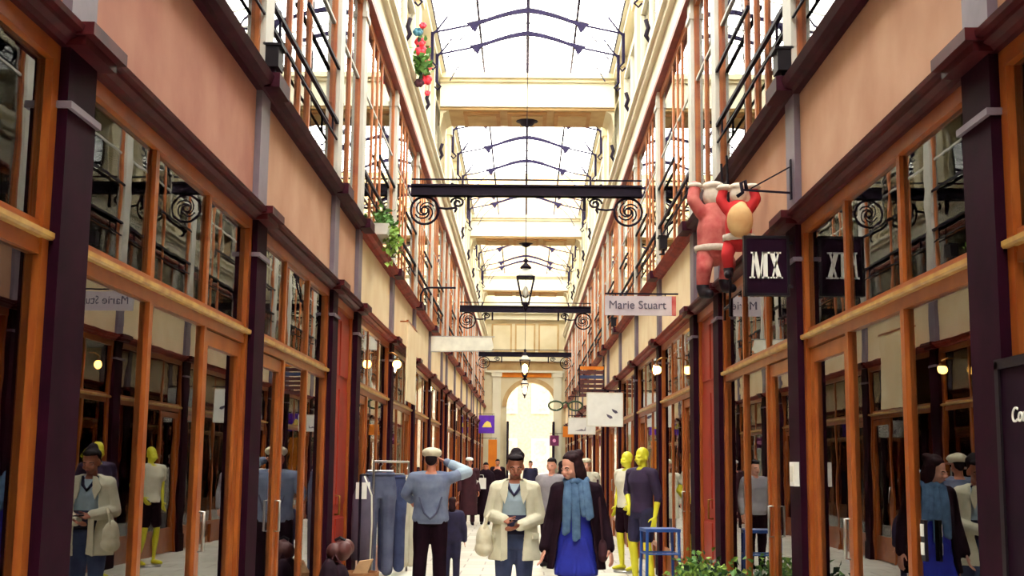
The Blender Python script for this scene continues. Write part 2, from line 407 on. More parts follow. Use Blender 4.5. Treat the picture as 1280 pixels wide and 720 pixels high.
            W('handle', kk + 'hand', lambda: MB().tube([(X(2.03), hy, 1.0), (X(1.975), hy, 1.0), (X(1.975), hy, 1.24), (X(2.03), hy, 1.24)], .011), 'steel', dr, True)
        # ---- first floor window
        win = struct(empty(nextwin(), (0, y0, 0)))
        A, Bq = .14, L - .14
        W('frame', 'fframe', lambda: MB().box(X(1.99), X(G + .012), A, A + .05, Z_SILL, Z_HEAD).box(X(1.99), X(G + .012), Bq - .05, Bq, Z_SILL, Z_HEAD)
          .box(X(1.995), X(G + .012), A, Bq, Z_HEAD - .1, Z_HEAD).box(X(1.995), X(G + .012), A, Bq, Z_SILL, Z_SILL + .08), 'wood_far_bloom' if far else 'wood_upper', win)
        fr = (0.5,) if narrow else (0.28, 0.42, 0.56)
        ed = [A + .06]
        for q, ff in enumerate(fr):
            yy = A + ff * (Bq - A)
            W('mullion', 'fmul%d' % q, lambda: MB().box(X(1.995), X(G + .012), yy - .03, yy + .03, Z_SILL + .08, Z_HEAD - .1), 'wood_far_bloom' if far else 'wood_upper', win)
            ed += [yy - .03, yy + .03]
        ed.append(Bq - .06)
        for q in range(len(ed) // 2):
            for r_, (z0, z1) in enumerate(((Z_SILL + .08, 6.1), (6.1, Z_HEAD - .1))):
                W('pane', 'fp%d%d' % (q, r_), lambda: B(X(G), X(G + .006), ed[2 * q], ed[2 * q + 1], z0 + (.015 if r_ else 0), z1 - (0 if r_ else .015)), 'glass', win)
        W('glazing_bar', 'fbar', lambda: MB().box(X(2.0), X(G + .012), A + .06, Bq - .06, 6.085, 6.115), 'pale_grey', win)
        if i > 1:
            W('curtain', 'fcurt', lambda: MB().prism([(X(2.2 + .03 * (j % 2)), A + (Bq - A) * j / 24) for j in range(25)] + [(X(2.25), Bq), (X(2.25), A)], 'z', Z_SILL, Z_HEAD), 'curtain', win)
        if not narrow:
            W('guard_rail', 'rail', lambda: MB().bar((X(1.965), A, 5.04), (X(1.965), Bq, 5.04), .035).bar((X(1.965), A, 4.86), (X(1.965), Bq, 4.86), .018)
              .bar((X(1.965), A + .3, 4.86), (X(1.965), A + .3, 5.04), .02).bar((X(1.965), Bq - .3, 4.86), (X(1.965), Bq - .3, 5.04), .02), 'iron', win)
            W('guard_rail', 'rail2', lambda: MB().bar((X(1.965), A + (Bq - A) * .45, 5.62), (X(1.965), Bq, 5.62), .03), 'iron', win)
        # ---- top floor window
        win = struct(empty(nextwin(), (0, y0, 0)))
        A2, B2 = (.35, L - .35)
        W('frame', 'tframe', lambda: MB().box(X(2.04), X(2.13), A2, A2 + .08, 8.25, 9.7).box(X(2.04), X(2.13), B2 - .08, B2, 8.25, 9.7)
          .box(X(2.04), X(2.13), A2, B2, 9.62, 9.7).box(X(1.98), X(2.13), A2 - .05, B2 + .05, 8.15, 8.25)
          .box(X(2.05), X(2.13), L / 2 - .05, L / 2 + .05, 8.25, 9.62), 'stone_white', win)
        W('pane', 'tp0', lambda: B(X(2.10), X(2.106), A2 + .08, L / 2 - .05, 8.25, 9.62), 'glass', win)
        W('pane', 'tp1', lambda: B(X(2.10), X(2.106), L / 2 + .05, B2 - .08, 8.25, 9.62), 'glass', win)
    # ---- pilasters at every bay boundary
    for i, y in enumerate(P[:-1]):
        pl = obj('pilaster', cached((s, 'pil'), 'pilaster', lambda: MB().box(X(1.94), X(2.16), -HALF, HALF, 0, 3.02).box(X(1.945), X(2.16), -HALF + .005, HALF - .005, 3.05, Z_CORN0)
                 .box(X(1.92), X(2.16), -HALF - .012, HALF + .012, 0, .3), 'aubergine'), None, wall, (0, y, 0))
        obj('astragal', cached((s, 'ast'), 'astragal', lambda: MB().box(X(1.92), X(2.16), -HALF - .015, HALF + .015, 3.02, 3.05), 'lavender_grey'), None, pl)
        obj('capital', cached((s, 'cap'), 'capital', lambda: MB().box(X(1.87), X(2.1), -HALF - .03, HALF + .03, Z_CORN0, Z_CORN0 + .04).box(X(1.83), X(2.1), -HALF - .05, HALF + .05, Z_CORN0 + .04, Z_CORN + .015), 'cornice'), None, pl)
        pm_ = obj('pilaster', cached((s, 'pilm'), 'pilaster', lambda: MB().box(X(1.955), X(2.1), -.15, .15, Z_CORN + .015, Z_SILL0), 'lavender_grey'), None, wall, (0, y, 0))
        obj('sill_block', cached((s, 'sblk'), 'sill_block', lambda: MB().box(X(1.82), X(2.1), -.2, .2, Z_SILL0 + .01, Z_SILL + .03), 'beam_dark'), None, pm_)
        obj('pilaster', cached((s, 'pilu'), 'pilaster', lambda: MB().box(X(1.95), X(2.14), -.14, .14, Z_SILL + .02, Z_HEAD).box(X(1.93), X(2.14), -.16, .16, Z_HEAD - .25, Z_HEAD - .18), 'pale_grey'), None, wall, (0, y, 0))
        obj('pilaster', cached((s, 'pilt'), 'pilaster', lambda: MB().box(X(1.98), X(2.14), -.22, .22, 7.93, 9.95).box(X(1.93), X(2.14), -.27, .27, 9.95, 10.18).box(X(1.95), X(2.14), -.25, .25, 7.93, 8.1), 'stone_cream'), None, wall, (0, y, 0))
        if i > 3:
            obj('wall_hook', cached((s, 'hook'), 'wall_hook', lambda: MB().tube([(X(1.98), 0, 7.98), (X(1.86), 0, 7.95), (X(1.8), 0, 8.05), (X(1.84), 0, 8.17), (X(1.80), 0, 8.3)], .035), 'iron', True), None, wall, (0, y, 0))
    return wall
wall_l = facade(-1, 'left'); wall_r = facade(1, 'right')
# shop partitions behind the pilasters
for s, nm in ((-1, 'left'), (1, 'right')):
    for i, y in enumerate(P):
        struct(obj('wall_partition_%s_%d' % (nm, i), B(s * 2.17, s * 5.2, y - .06, y + .06, 0.02, 3.3), 'interior'))
# ends of the passage
struct(obj('wall_back', B(-2.4, 2.4, YB - .2, YB, 0, 11.3), 'stone_cream'))

def end_wall():
    y0, y1 = YE, YE + .6
    r, zs = 1.17, 4.35
    hw = 2.4
    n = 20
    cx = .3
    arc = [(cx + r * math.cos(PI * k / n), zs + r * math.sin(PI * k / n)) for k in range(n + 1)]
    m = MB()
    top = 10.4
    m.box(-hw, cx - r, y0, y1, 0, zs); m.box(cx + r, hw, y0, y1, 0, zs)
    for k in range(n):
        (xa, za), (xb, zb) = arc[k], arc[k + 1]
        m.add([(xa, y0, za), (xb, y0, zb), (xb, y0, top), (xa, y0, top), (xa, y1, za), (xb, y1, zb), (xb, y1, top), (xa, y1, top)],
              [(0, 1, 2, 3), (4, 7, 6, 5), (0, 4, 5, 1), (3, 2, 6, 7)])
    m.box(-hw, cx - r, y0, y1, zs, top); m.box(cx + r, hw, y0, y1, zs, top)
    wl = struct(obj('wall_end', m, 'stone_cream'))
    for sx in (-1, 1):
        obj('pilaster', MB().box(sx * 1.48 + .12 - .2, sx * 1.48 + .12 + .2, y0 - .12, y0, 0, 6.0).box(sx * 1.48 + .12 - .25, sx * 1.48 + .12 + .25, y0 - .17, y0, 5.8, 6.0), 'stone_white', wl)
    a2 = MB()
    for k in range(n):
        (xa, za), (xb, zb) = arc[k], arc[k + 1]
        f = (r + .22) / r
        o = lambda x, z: (cx + (x - cx) * f, zs + (z - zs) * f)
        (xc, zc), (xd, zd) = o(xa, za), o(xb, zb)
        a2.add([(xa, y0 - .08, za), (xb, y0 - .08, zb), (xd, y0 - .08, zd), (xc, y0 - .08, zc), (xa, y0, za), (xb, y0, zb), (xd, y0, zd), (xc, y0, zc)],
               [(0, 1, 2, 3), (0, 4, 5, 1), (3, 2, 6, 7), (4, 7, 6, 5)])
    obj('archivolt', a2, 'stone_tan', wl)
    obj('entablature', MB().box(-1.9, 1.9, y0 - .2, y0, 6.0, 6.1).box(-1.9, 1.9, y0 - .3, y0, 6.55, 6.7), 'stone_white', wl)
    obj('frieze', MB().box(-1.3, 1.3, y0 - .06, y0, 5.78, 6.0), 'orange_cloth', wl)
    obj('frieze_panel', MB().box(-1.85, 1.85, y0 - .1, y0, 6.1, 6.55), 'stone_tan', wl)
    obj('cornice', MB().box(-1.95, 1.95, y0 - .35, y0, 8.9, 9.1).box(-1.95, 1.95, y0 - .2, y0, 8.6, 8.9), 'stone_white', wl)
    for sx in (-1, 0, 1):
        f = obj('panel', MB().box(sx * 1.15 - .5, sx * 1.15 + .5, y0 - .05, y0, 7.0, 8.4), 'stone_tan', wl)
        obj('panel_field', MB().box(sx * 1.15 - .42, sx * 1.15 + .42, y0 - .07, y0 - .02, 7.08, 8.32), 'stone_cream', f)
end_wall()
# street beyond the arch
bd = thing('street_building', 'pale building facing the arch across the street', 'building', (0, 70, 0))
obj('facade', B(-9, 9, 0, .5, 0, 16), 'street_white', bd)
for cx in (-4.5, -2.7, -.9, .9, 2.7, 4.5):
    for cz in (1.0, 4.4, 7.6, 10.8):
        wv = obj('window', cached('swin', 'window', lambda: MB().box(-.5, .5, -.06, .02, 0, 2.0), 'white_paint'), None, bd, (cx, 0, cz))
        obj('pane', cached('spane', 'pane', lambda: MB().box(-.38, .38, -.08, -.05, .1, 1.9), 'shutter_grey'), None, wv)
for sx in (-1, 1):
    struct(obj('wall_street_' + ('left' if sx < 0 else 'right'), B(sx * 2.4, sx * 25, YE + .1, YE + .6, 0, 16), 'stone_tan'))
    gt = thing('gate_leaf', 'dark folded iron gate leaf at the ' + ('purple sign' if sx < 0 else 'spectacles sign') + ' side of the arch', 'gate', (.3 + sx * 1.1, YE - .05, 0))
    obj('frame', MB().box(-.05, .05, -1.1, -1.04, 0, 3.6).box(-.05, .05, -.06, 0, 0, 3.6).box(-.05, .05, -1.1, 0, 3.5, 3.6).box(-.05, .05, -1.1, 0, 0, .9), 'iron', gt)
    for q in range(7): obj('bar', cached('gbar', 'bar', lambda: MB().tube([(0, 0, .9), (0, 0, 3.5)], .02, 6), 'iron'), None, gt, (0, -.16 - .13 * q, 0))
struct(obj('wall_street_lintel', B(-2.4, 2.4, YE + .1, YE + .6, 10.4, 16), 'stone_tan'))
struct(obj('ground_street', B(-30, 30, YE + .6, 100, -.3, -.125), 'floor_tiles'))

# ------------------------------------------------------------------ glass roof
ce = struct(obj('ceiling', MB().bar((0, YB, 10.82), (0, YE, 10.82), .07, .09), 'iron_grey'))
for s in (-1, 1):
    obj('purlin', MB().bar((s * 1.0, YB, 10.56), (s * 1.0, YE, 10.56), .045, .06), 'iron_grey', ce)
    obj('purlin', MB().bar((s * 1.86, YB, 10.34), (s * 1.86, YE, 10.34), .045, .06), 'iron_grey', ce)
step = 0.9
ny = int((YE - YB) / step)
for k in range(ny):
    y = YB + k * step
    for s in (-1, 1):
        obj('pane', cached((s, 'rpane'), 'pane', lambda: MB().add([(0, .02, 10.86), (s * 2.0, .02, 10.34), (s * 2.0, step - .02, 10.34), (0, step - .02, 10.86)], [(0, 1, 2, 3)]), 'glass_roof'), None, ce, (0, y, 0))
        obj('glazing_bar', cached((s, 'rbar'), 'glazing_bar', lambda: MB().bar((0, 0, 10.85), (s * 2.0, 0, 10.33), .02, .03), 'pale_grey'), None, ce, (0, y, 0))
def truss(y):
    def arch():
        m = MB(); pts = []
        for k in range(-8, 9):
            x = k / 8 * 1.05; pts.append((x, 0, 10.63 - .30 * abs(x / 1.05) ** 1.5))
        for i in range(len(pts) - 1):
            tk = .095 - .045 * abs((i - 7.5) / 8); m.bar(pts[i], pts[i + 1], .05, tk)
        for s in (-1, 1):
            m.bar((s * 1.05, 0, 10.34), (s * 1.9, 0, 10.16), .03, .035)
        return m
    t = obj('roof_truss', cached('truss', 'roof_truss', arch, 'iron_violet'), None, ce, (0, y, 0))
    for s in (-1, 1):
        obj('gusset', cached((s, 'gus'), 'gusset', lambda: MB().prism([(s * .84, 10.45), (s * 1.24, 10.35), (s * 1.18, 10.30), (s * 1.06, 10.16), (s * 1.0, 10.30)], 'y', -.02, .02), 'iron_violet'), None, t)
        obj('curved_brace', cached((s, 'brace'), 'curved_brace', lambda: MB().tube([(s * 1.06, 0, 10.28), (s * 1.3, 0, 10.08), (s * 1.5, 0, 9.85), (s * 1.64, 0, 9.58)], .012), 'iron_grey'), None, t)
        obj('bracket', cached((s, 'brk'), 'bracket', lambda: MB().bar((s * 1.92, 0, 9.55), (s * 1.92, 0, 10.16), .06, .07).tube([(s * 1.92, 0, 10.10), (s * 1.78, 0, 10.28), (s * 1.62, 0, 10.50)], .02).tube([(s * 1.92, 0, 9.55), (s * 1.83, 0, 9.45), (s * 1.9, 0, 9.38), (s * 1.96, 0, 9.45)], .02), 'iron_violet'), None, t)
    obj('hanger', cached('hang', 'hanger', lambda: MB().bar((0, 0, 10.60), (0, 0, 10.80), .03), 'iron_violet'), None, t)
BR = [12.5, 27.1, 43.1, 56.8]
for b0 in BR:
    for o in (-1.75, -3.1, -6.6, -9.3, -11.8):
        if YB < b0 + o < YE: truss(b0 + o)
# stone bridges carrying the roof
def stone_bridge(y, label):
    t = thing('stone_bridge', label, 'bridge', (0, y, 0), 0, 'stone bridges under the glass roof')
    obj('beam', MB().box(-1.97, 1.97, 0, 1.5, 9.540, 10.170), 'stone_white', t)
    obj('cornice', MB().box(-1.97, 1.97, -.16, 1.5, 10.170, 10.280).box(-1.97, 1.97, -.08, 1.5, 10.100, 10.170), 'stone_cream', t)
    obj('soffit', MB().box(-1.97, 1.97, .05, 1.45, 9.480, 9.540), 'stone_tan', t)
    for x0, x1 in ((-1.45, -.62), (.62, 1.45), (-.45, .45)):
        p = obj('panel', MB().box(x0, x1, .2, 1.3, 9.430, 9.490), 'stone_brown', t)
        obj('panel_field', MB().box(x0 + .09, x1 - .09, .36, 1.14, 9.410, 9.440), 'stone_tan', p)
    obj('rosette', MB().lathe([(.05, -.16), (.14, -.12), (.18, -.05), (.3, -.02), (.32, 0)], 12, (0, .75, 9.440)), 'iron', t, smooth=True)
    for sx in (-1, 1):
        obj('corbel', MB().prism([(sx * 1.97, 9.070), (sx * 1.9, 9.4), (sx * 1.78, 9.480), (sx * 1.97, 9.480)], 'y', .1, 1.4), 'stone_cream', t)
stone_bridge(BR[1], 'cream stone bridge with panelled soffit under roof, largest of the three')
stone_bridge(BR[2], 'cream stone bridge with panelled soffit above the hanging lantern, middle of three')
stone_bridge(BR[3], 'cream stone bridge with panelled soffit before the arched end wall')

# iron footbridges
def footbridge(y, label):
    t = thing('iron_footbridge', label, 'footbridge', (0, y, 0), 0, 'iron footbridges across the passage')
    obj('beam', MB().box(-1.95, 1.95, 0, .12, 6.04, 6.23).box(-1.95, 1.95, -.04, .14, 6.20, 6.23).box(-1.95, 1.95, -.04, .14, 6.04, 6.07), 'iron', t)
    obj('rail', MB().bar((-1.95, .06, 6.33), (1.95, .06, 6.33), .025), 'iron', t)
    for s in (-1, 1):
        cx, cz, r = s * 1.72, 5.79, .235
        rg = obj('ring_bracket', MB().tube([(cx + r * math.cos(2 * PI * k / 24), .06, cz + r * math.sin(2 * PI * k / 24)) for k in range(24)], .022, 6, True), 'iron', t)
        for q in range(4):
            an = PI / 2 * q + .4
            pts = []
            for j in range(14):
                th = an + j * .45; rr = .19 * (1 - j / 16)
                pts.append((cx + .02 * math.cos(an) + rr * math.cos(th) * .8, .06, cz + .02 * math.sin(an) + rr * math.sin(th) * .8))
            obj('scroll', MB().tube(pts, .014, 5), 'iron', rg)
        pts = []
        for j in range(20):
            th = j * .5; rr = .12 * (1 - j / 24); pts.append((s * (1.28 - .12 + rr * math.cos(th)) , .06, 5.93 + rr * math.sin(th) * .8))
        obj('scroll', MB().tube(pts, .02, 5).tube([(s * 1.5, .06, 5.84), (s * 1.35, .06, 5.82), (s * 1.2, .06, 5.84)], .02, 5), 'iron', t)
        obj('tie', MB().bar((s * .98, .06, 5.8), (s * .98, .06, 6.05), .05), 'iron', t)
footbridge(20.5, 'dark iron footbridge beam with ring brackets, widest and highest in view')
footbridge(36.6, 'dark iron footbridge beam just below the hanging lantern')
footbridge(51.9, 'dark iron footbridge beam in front of the arched end wall')

# ------------------------------------------------------------------ lanterns
def lantern(y, z, label, bulb):
    t = thing('hanging_lantern', label, 'lantern', (0, y, z), 0, 'lanterns hanging along the passage')
    h = .17
    obj('frame', MB().box(-h, h, -h, h, .24, .27).box(-.075, .075, -.075, .075, -.24, -.2)
        .bar((-h + .015, -h + .015, .25), (-.06, -.06, -.21), .028).bar((h - .015, -h + .015, .25), (.06, -.06, -.21), .028)
        .bar((-h + .015, h - .015, .25), (-.06, .06, -.21), .028).bar((h - .015, h - .015, .25), (.06, .06, -.21), .028), 'iron', t)
    obj('roof', MB().lathe([(.2, .27), (.19, .3), (.1, .4), (.09, .42)], 4), 'pale_grey', t, rot=(0, 0, PI / 4))
    cp = obj('cap', MB().lathe([(.1, .42), (.105, .45), (.05, .5), (.025, .53), (.045, .56), (.03, .6), (.01, .62)], 12), 'iron', t, smooth=True)
    obj('finial', MB().lathe([(.07, -.24), (.03, -.28), (.045, -.31), (.02, -.35), (.005, -.38)], 10), 'iron', t, smooth=True)
    for k in range(4):
        a = h - .025
        q = Matrix.Rotation(PI / 2 * k, 3, 'Z')
        v = [q @ Vector(p) for p in ((-a, -a, .24), (a, -a, .24), (.055, -.062, -.2), (-.055, -.062, -.2))]
        obj('pane', MB().add(v, [(0, 1, 2, 3)]), 'glass_lantern', t)
    obj('bulb', MB().ell((0, 0, 0), (.09, .09, .14) if bulb else (.05, .05, .1)), 'bulb' if bulb else 'white_paint', t, smooth=True)
    obj('chain', MB().bar((0, 0, .6), (0, 0, 10.8 - z), .014), 'iron', t)
lantern(22.4, 4.68, 'black glazed street lantern hanging from the roof, largest of three', False)
lantern(38.4, 4.5, 'lit lantern hanging before the farther iron footbridges', True)
lantern(53.5, 4.75, 'lit lantern hanging just above the arch opening', True)

# ------------------------------------------------------------------ signs
RB = lambda sgn, d_=1.94: sgn * d_
def hanging_sign(name, label, cat, x0, x1, y, z0, z1, m, bracket_z=None, wallx=None, thick=.03, frame=None):
    t = thing(name, label, cat, ((x0 + x1) / 2, y, z0))
    w2 = (x1 - x0) / 2; h = z1 - z0
    obj('board', B(-w2, w2, -thick / 2, thick / 2, 0, h), m, t)
    if frame:
        obj('frame', MB().box(-w2 - .01, w2 + .01, -thick / 2 - .006, thick / 2 + .006, -.01, .01).box(-w2 - .01, w2 + .01, -thick / 2 - .006, thick / 2 + .006, h - .01, h + .01)
            .box(-w2 - .01, -w2 + .01, -thick / 2 - .006, thick / 2 + .006, 0, h).box(w2 - .01, w2 + .01, -thick / 2 - .006, thick / 2 + .006, 0, h), frame, t)
    if wallx is not None:
        cx = (x0 + x1) / 2; bz = (bracket_z if bracket_z is not None else z1 + .03) - z0
        far = -w2 if wallx > cx else w2
        obj('bracket', MB().bar((far, 0, bz), (wallx - cx, 0, bz), .02).bar((-w2 * .7, 0, h), (-w2 * .7, 0, bz), .012).bar((w2 * .7, 0, h), (w2 * .7, 0, bz), .012), 'iron', t)
    return t, h
# black hanging sign with the two white letters
sg, h = hanging_sign('hanging_sign', 'square black hanging sign with two white letters MX', 'sign', 1.595, 1.905, 8.93, 2.79, 3.21, 'sign_black', None, None, .05, 'black_paint')
for az in (.38, .06): obj('arm', MB().bar((.155, 0, az), (.33, 0, az), .02), 'iron', sg)
L1 = MB(); yy = (-.033, -.026)
def stroke(x0, x1, z0, z1, wd): L1.prism([(x0 - wd / 2, z0), (x0 + wd / 2, z0), (x1 + wd / 2, z1), (x1 - wd / 2, z1)], 'y', *yy)
zb, zt = .115, .31
stroke(-.108, -.094, zb, zt, .016); stroke(-.088, -.056, zt, zb, .030); stroke(-.050, -.026, zb, zt, .012); stroke(-.012, -.012, zb, zt, .032)
stroke(-.108, -.108, zb, zb + .012, .04); stroke(-.012, -.012, zb, zb + .012, .05); stroke(-.1, -.1, zt - .012, zt, .03); stroke(-.012, -.012, zt - .012, zt, .045)
stroke(.035, .09, zt, zb, .032); stroke(.038, .085, zb, zt, .012)
stroke(.035, .035, zt - .012, zt, .05); stroke(.088, .088, zb, zb + .012, .05); stroke(.04, .04, zb, zb + .012, .035); stroke(.085, .085, zt - .012, zt, .035)
lt = obj('lettering', L1, 'white_paint', sg); lt['label'] = 'white letters MX'
# iron bracket above it, with a hook
t = thing('wall_bracket', 'thin black iron sign bracket on plaster above the MX sign', 'bracket', (1.95, 8.95, 3.55))
obj('arm', MB().bar((0, 0, 0), (-.36, 0, .02), .014), 'iron', t)
obj('brace', MB().bar((0, 0, .2), (-.3, 0, .03), .01), 'iron', t)
obj('hook', MB().tube([(-.33, 0, .02), (-.34, 0, .09), (-.37, 0, .07), (-.36, 0, 0), (-.40, 0, -.03)], .014), 'iron', t, smooth=True)
obj('plate', MB().box(-.01, .0, -.02, .02, -.05, .25), 'iron', t)
# pale lavender sign
sg, h = hanging_sign('hanging_sign', 'long pale lavender hanging sign with grey lettering Marie Stuart', 'sign', 1.02, 1.93, 15.8, 3.46, 3.71, 'sign_lavender', 3.74, 1.96, .03)
o = obj('lettering', text_mesh('Marie Stuart', .15, .004, 0, .98), 'ink_grey', sg, (-.04, -.02, .13)); o['label'] = 'grey lettering Marie Stuart'
obj('end_strip', B(.40, .455, -.02, .02, 0, .25), 'red_pale_cloth', sg)
# white square signs on the right
sg, h = hanging_sign('hanging_sign', 'large square white hanging sign with two small dark marks', 'sign', 1.2, 1.88, 23.9, 2.3, 2.93, 'white_paint', 2.98, 1.95, .05, 'off_white')
mk = MB()
for cx, cz in ((.1, .17), (.2, .27)):
    mk.prism([(cx - .07, cz + .06), (cx + .03, cz + .02), (cx + .05, cz - .02), (cx, cz - .03), (cx - .05, cz + .01)], 'y', -.034, -.024)
obj('emblem', mk, 'ink_grey', sg)
sg, h = hanging_sign('hanging_sign', 'low white rectangular hanging sign beside the large square one', 'sign', 1.15, 1.85, 32.6, 2.36, 2.78, 'white_paint', 2.84, 1.95, .05, 'off_white')
obj('emblem', MB().prism([(-.18, .08), (.1, .08), (.1, .2), (.06, .1), (.0, .13), (-.1, .1)], 'y', -.032, -.024), 'jacket_grey', sg)
# slatted dark sign
t = thing('slatted_sign', 'dark brown slatted sign with blue strip above the white signs', 'sign', (1.63, 30.2, 3.2))
for k in range(7):
    obj('slat', B(-.29, .29, -.03, .03, .11 * k, .11 * k + .08), 'blue_slat' if k == 4 else ('orange_cloth' if k == 6 else 'brown_slat'), t)
obj('post', MB().box(-.31, -.28, -.02, .02, 0, .78).box(.28, .31, -.02, .02, 0, .78), 'iron', t)
# purple sign
sg, h = hanging_sign('hanging_sign', 'purple square hanging sign with pale yellow motif', 'sign', -1.92, -1.26, 52.6, 2.85, 3.6, 'sign_purple', 3.66, -1.95, .06)
obj('emblem', MB().prism([(-.2, .25), (.22, .25), (.16, .45), (.02, .52), (-.1, .42)], 'y', -.04, -.02), 'sign_yellow', sg)
# magenta sign
sg, h = hanging_sign('hanging_sign', 'small dark magenta sign with a pink mark above the walkers', 'sign', 1.0, 1.36, 49.0, 2.3, 2.7, 'sign_magenta', 2.78, 1.95, .05)
obj('emblem', MB().lathe([(.07, -.005), (.07, .005)], 10, (0, 0, 0)), 'pink', sg, (0, -.03, .2), (PI / 2, 0, 0))
obj_o, h = hanging_sign('fabric_banner', 'orange vertical fabric banner below the purple sign', 'banner', -1.45, -1.1, 50.5, 1.1, 2.55, 'orange_cloth', 2.6, -1.95, .02)
sg, h = hanging_sign('hanging_sign', 'small orange sign hanging beyond the giant spectacles', 'sign', 1.45, 1.85, 47.0, 2.6, 3.0, 'orange_cloth', 3.05, 1.95, .05)
# giant spectacles
t = thing('spectacles_sign', 'giant pair of dark green spectacles hung as a shop sign', 'sign', (1.38, 42.0, 3.55))
for sx in (-1, 1):
    pts = [(sx * .33 + .24 * math.cos(2 * PI * k / 20), 0, .17 * math.sin(2 * PI * k / 20) * (1.0 if math.sin(2 * PI * k / 20) < 0 else .8)) for k in range(20)]
    obj('rim', MB().tube(pts, .035, 6, True), 'leaf_dark', t, smooth=True)
    obj('lens', MB().ell((sx * .33, 0, 0), (.22, .008, .15), 16, 4), 'glass_lantern', t)
obj('nose_bridge', MB().tube([(-.1, 0, .06), (0, 0, .11), (.1, 0, .06)], .03, 6), 'leaf_dark', t)
obj('bracket', MB().bar((.1, 0, .3), (.56, 0, .3), .025).bar((.33, 0, .13), (.33, 0, .3), .015), 'iron', t)
# white canvas panel standing out from the left facade
t = thing('canvas_awning', 'white canvas awning strip jutting out from the plaster wall', 'awning', (-1.95, 25.6, 3.86))
obj('canvas', MB().prism([(0, 0), (1.26, .03), (1.3, .09), (1.26, .29), (0, .3)], 'y', -.02, .02), 'off_white', t)
obj('rod', MB().bar((0, 0, .31), (1.32, 0, .31), .02).bar((0, 0, -.01), (1.3, 0, .02), .02), 'steel', t)
# cream vertical banner over the cornice
t = thing('fabric_banner', 'cream vertical banner hanging flat against the pilaster by the man with cap', 'banner', (-1.8, 19.6, 2.5))
obj('cloth', MB().box(-.012, .012, -.75, .75, 0, 1.2), 'plaster_cream', t)
obj('rod', MB().bar((0, -.8, 1.21), (0, .8, 1.21), .03).bar((-.12, -.7, 1.21), (0, -.7, 1.21), .02).bar((-.12, .7, 1.21), (0, .7, 1.21), .02), 'wood', t)
# curved bracket arm
t = thing('wall_bracket', 'curved dark iron bracket arm reaching out over the canvas awning', 'bracket', (-1.86, 21.8, 4.36))
obj('arm', MB().tube([(0, 0, 0), (0, 0, .16), (.05, 0, .26), (.14, 0, .29), (.62, 0, .29)], .018), 'iron', t, smooth=True)
obj('plate', MB().lathe([(.05, 0), (.05, .03)], 10), 'iron', t)
# dark shop board at the right edge
t = thing('shop_board', 'dark plum shop board with small white lettering beside the pilaster', 'board', (1.93, 4.2, 0.1))
obj('board', B(-.02, .03, -.9, .82, 0, 1.86), 'sign_black', t)
obj('frame', MB().box(-.03, .03, .80, .84, 0, 1.88).box(-.03, .03, -.92, .84, 1.85, 1.89).box(-.03, .03, -.92, -.88, 0, 1.88), 'black_paint', t)
o = obj('lettering', text_mesh('Conceptuel', .085, .003, 0, 1.0, .2), 'white_paint', t, (-.022, .5, 1.66), (0, 0, -PI / 2))
obj('lettering', text_mesh('boutique', .05, .003, .0, 1.0, .2), 'white_paint', t, (-.022, .45, 1.3), (0, 0, -PI / 2))

# ------------------------------------------------------------------ small fixtures
def spotlight(x, y, z, sgn, label):
    t = thing('spotlight', label, 'spotlight', (x, y, z), 0, 'black spotlights on the sill beams')
    obj('housing', MB().box(-.05, .05, -.09, .09, .07, .23), 'black_paint', t)
    obj('visor', MB().box(-.07, .07, -.1, .1, .23, .25), 'black_paint', t)
    obj('stand', MB().box(-.015, .015, -.04, .04, 0, .08).box(-.05, .05, -.05, .05, 0, .01), 'iron', t)
spotlight(-1.9, 8.95, Z_SILL + .03, -1, 'black box spotlight on the beam above the first pink panel')
spotlight(1.9, 8.95, Z_SILL + .03, 1, 'black box spotlight on the beam near the red cloth figures')
spotlight(-1.86, 17.0, Z_SILL + .03, -1, 'black spotlight on the beam beside the trailing green plant')
spotlight(1.86, 16.6, Z_SILL + .03, 1, 'black spotlight on the beam above the lavender sign')
spotlight(1.86, 26.0, Z_SILL + .03, 1, 'black spotlight on the beam above the slatted sign')
def wall_lamp(x, y, z, sgn, label):
    t = thing('globe_lamp', label, 'lamp', (x, y, z), 0, 'warm globe lamps under the cornice')
    obj('globe', MB().ell((0, 0, 0), .06, 14, 10), 'lamp_glow', t, smooth=True)
    obj('stem', MB().tube([(0, 0, .055), (0, 0, .12), (sgn * .06, 0, .16), (sgn * .14, 0, .16)], .012), 'brass', t, smooth=True)
    obj('cap', MB().lathe([(.035, .04), (.03, .07), (.012, .08)], 10), 'brass', t)
wall_lamp(-1.8, 17.4, 2.93, -1, 'glowing warm globe lamp above the man in the pale cap')
wall_lamp(1.8, 16.9, 2.85, 1, 'glowing warm globe lamp above the yellow mannequins')
# intercom box on pilaster, plates on mullions
t = thing('entry_box', 'small white entry box fixed to the dark pilaster under the MX sign', 'box', (1.925, 8.93, 1.42))
obj('case', MB().box(-.02, .02, -.08, .08, 0, .17), 'white_paint', t)
obj('face_plate', MB().box(-.024, -.019, -.06, .06, .03, .14), 'off_white', t)
t = thing('lock_plate', 'white and black lock plate on the wooden mullion by the large pane', 'lock', (1.985, 6.27, 1.1))
obj('plate', B(-.008, .008, -.03, .03, 0, .2), 'black_paint', t)
obj('cylinder', MB().box(-.014, -.006, -.02, .02, .12, .18).box(-.014, -.006, -.02, .02, .03, .09), 'white_paint', t)

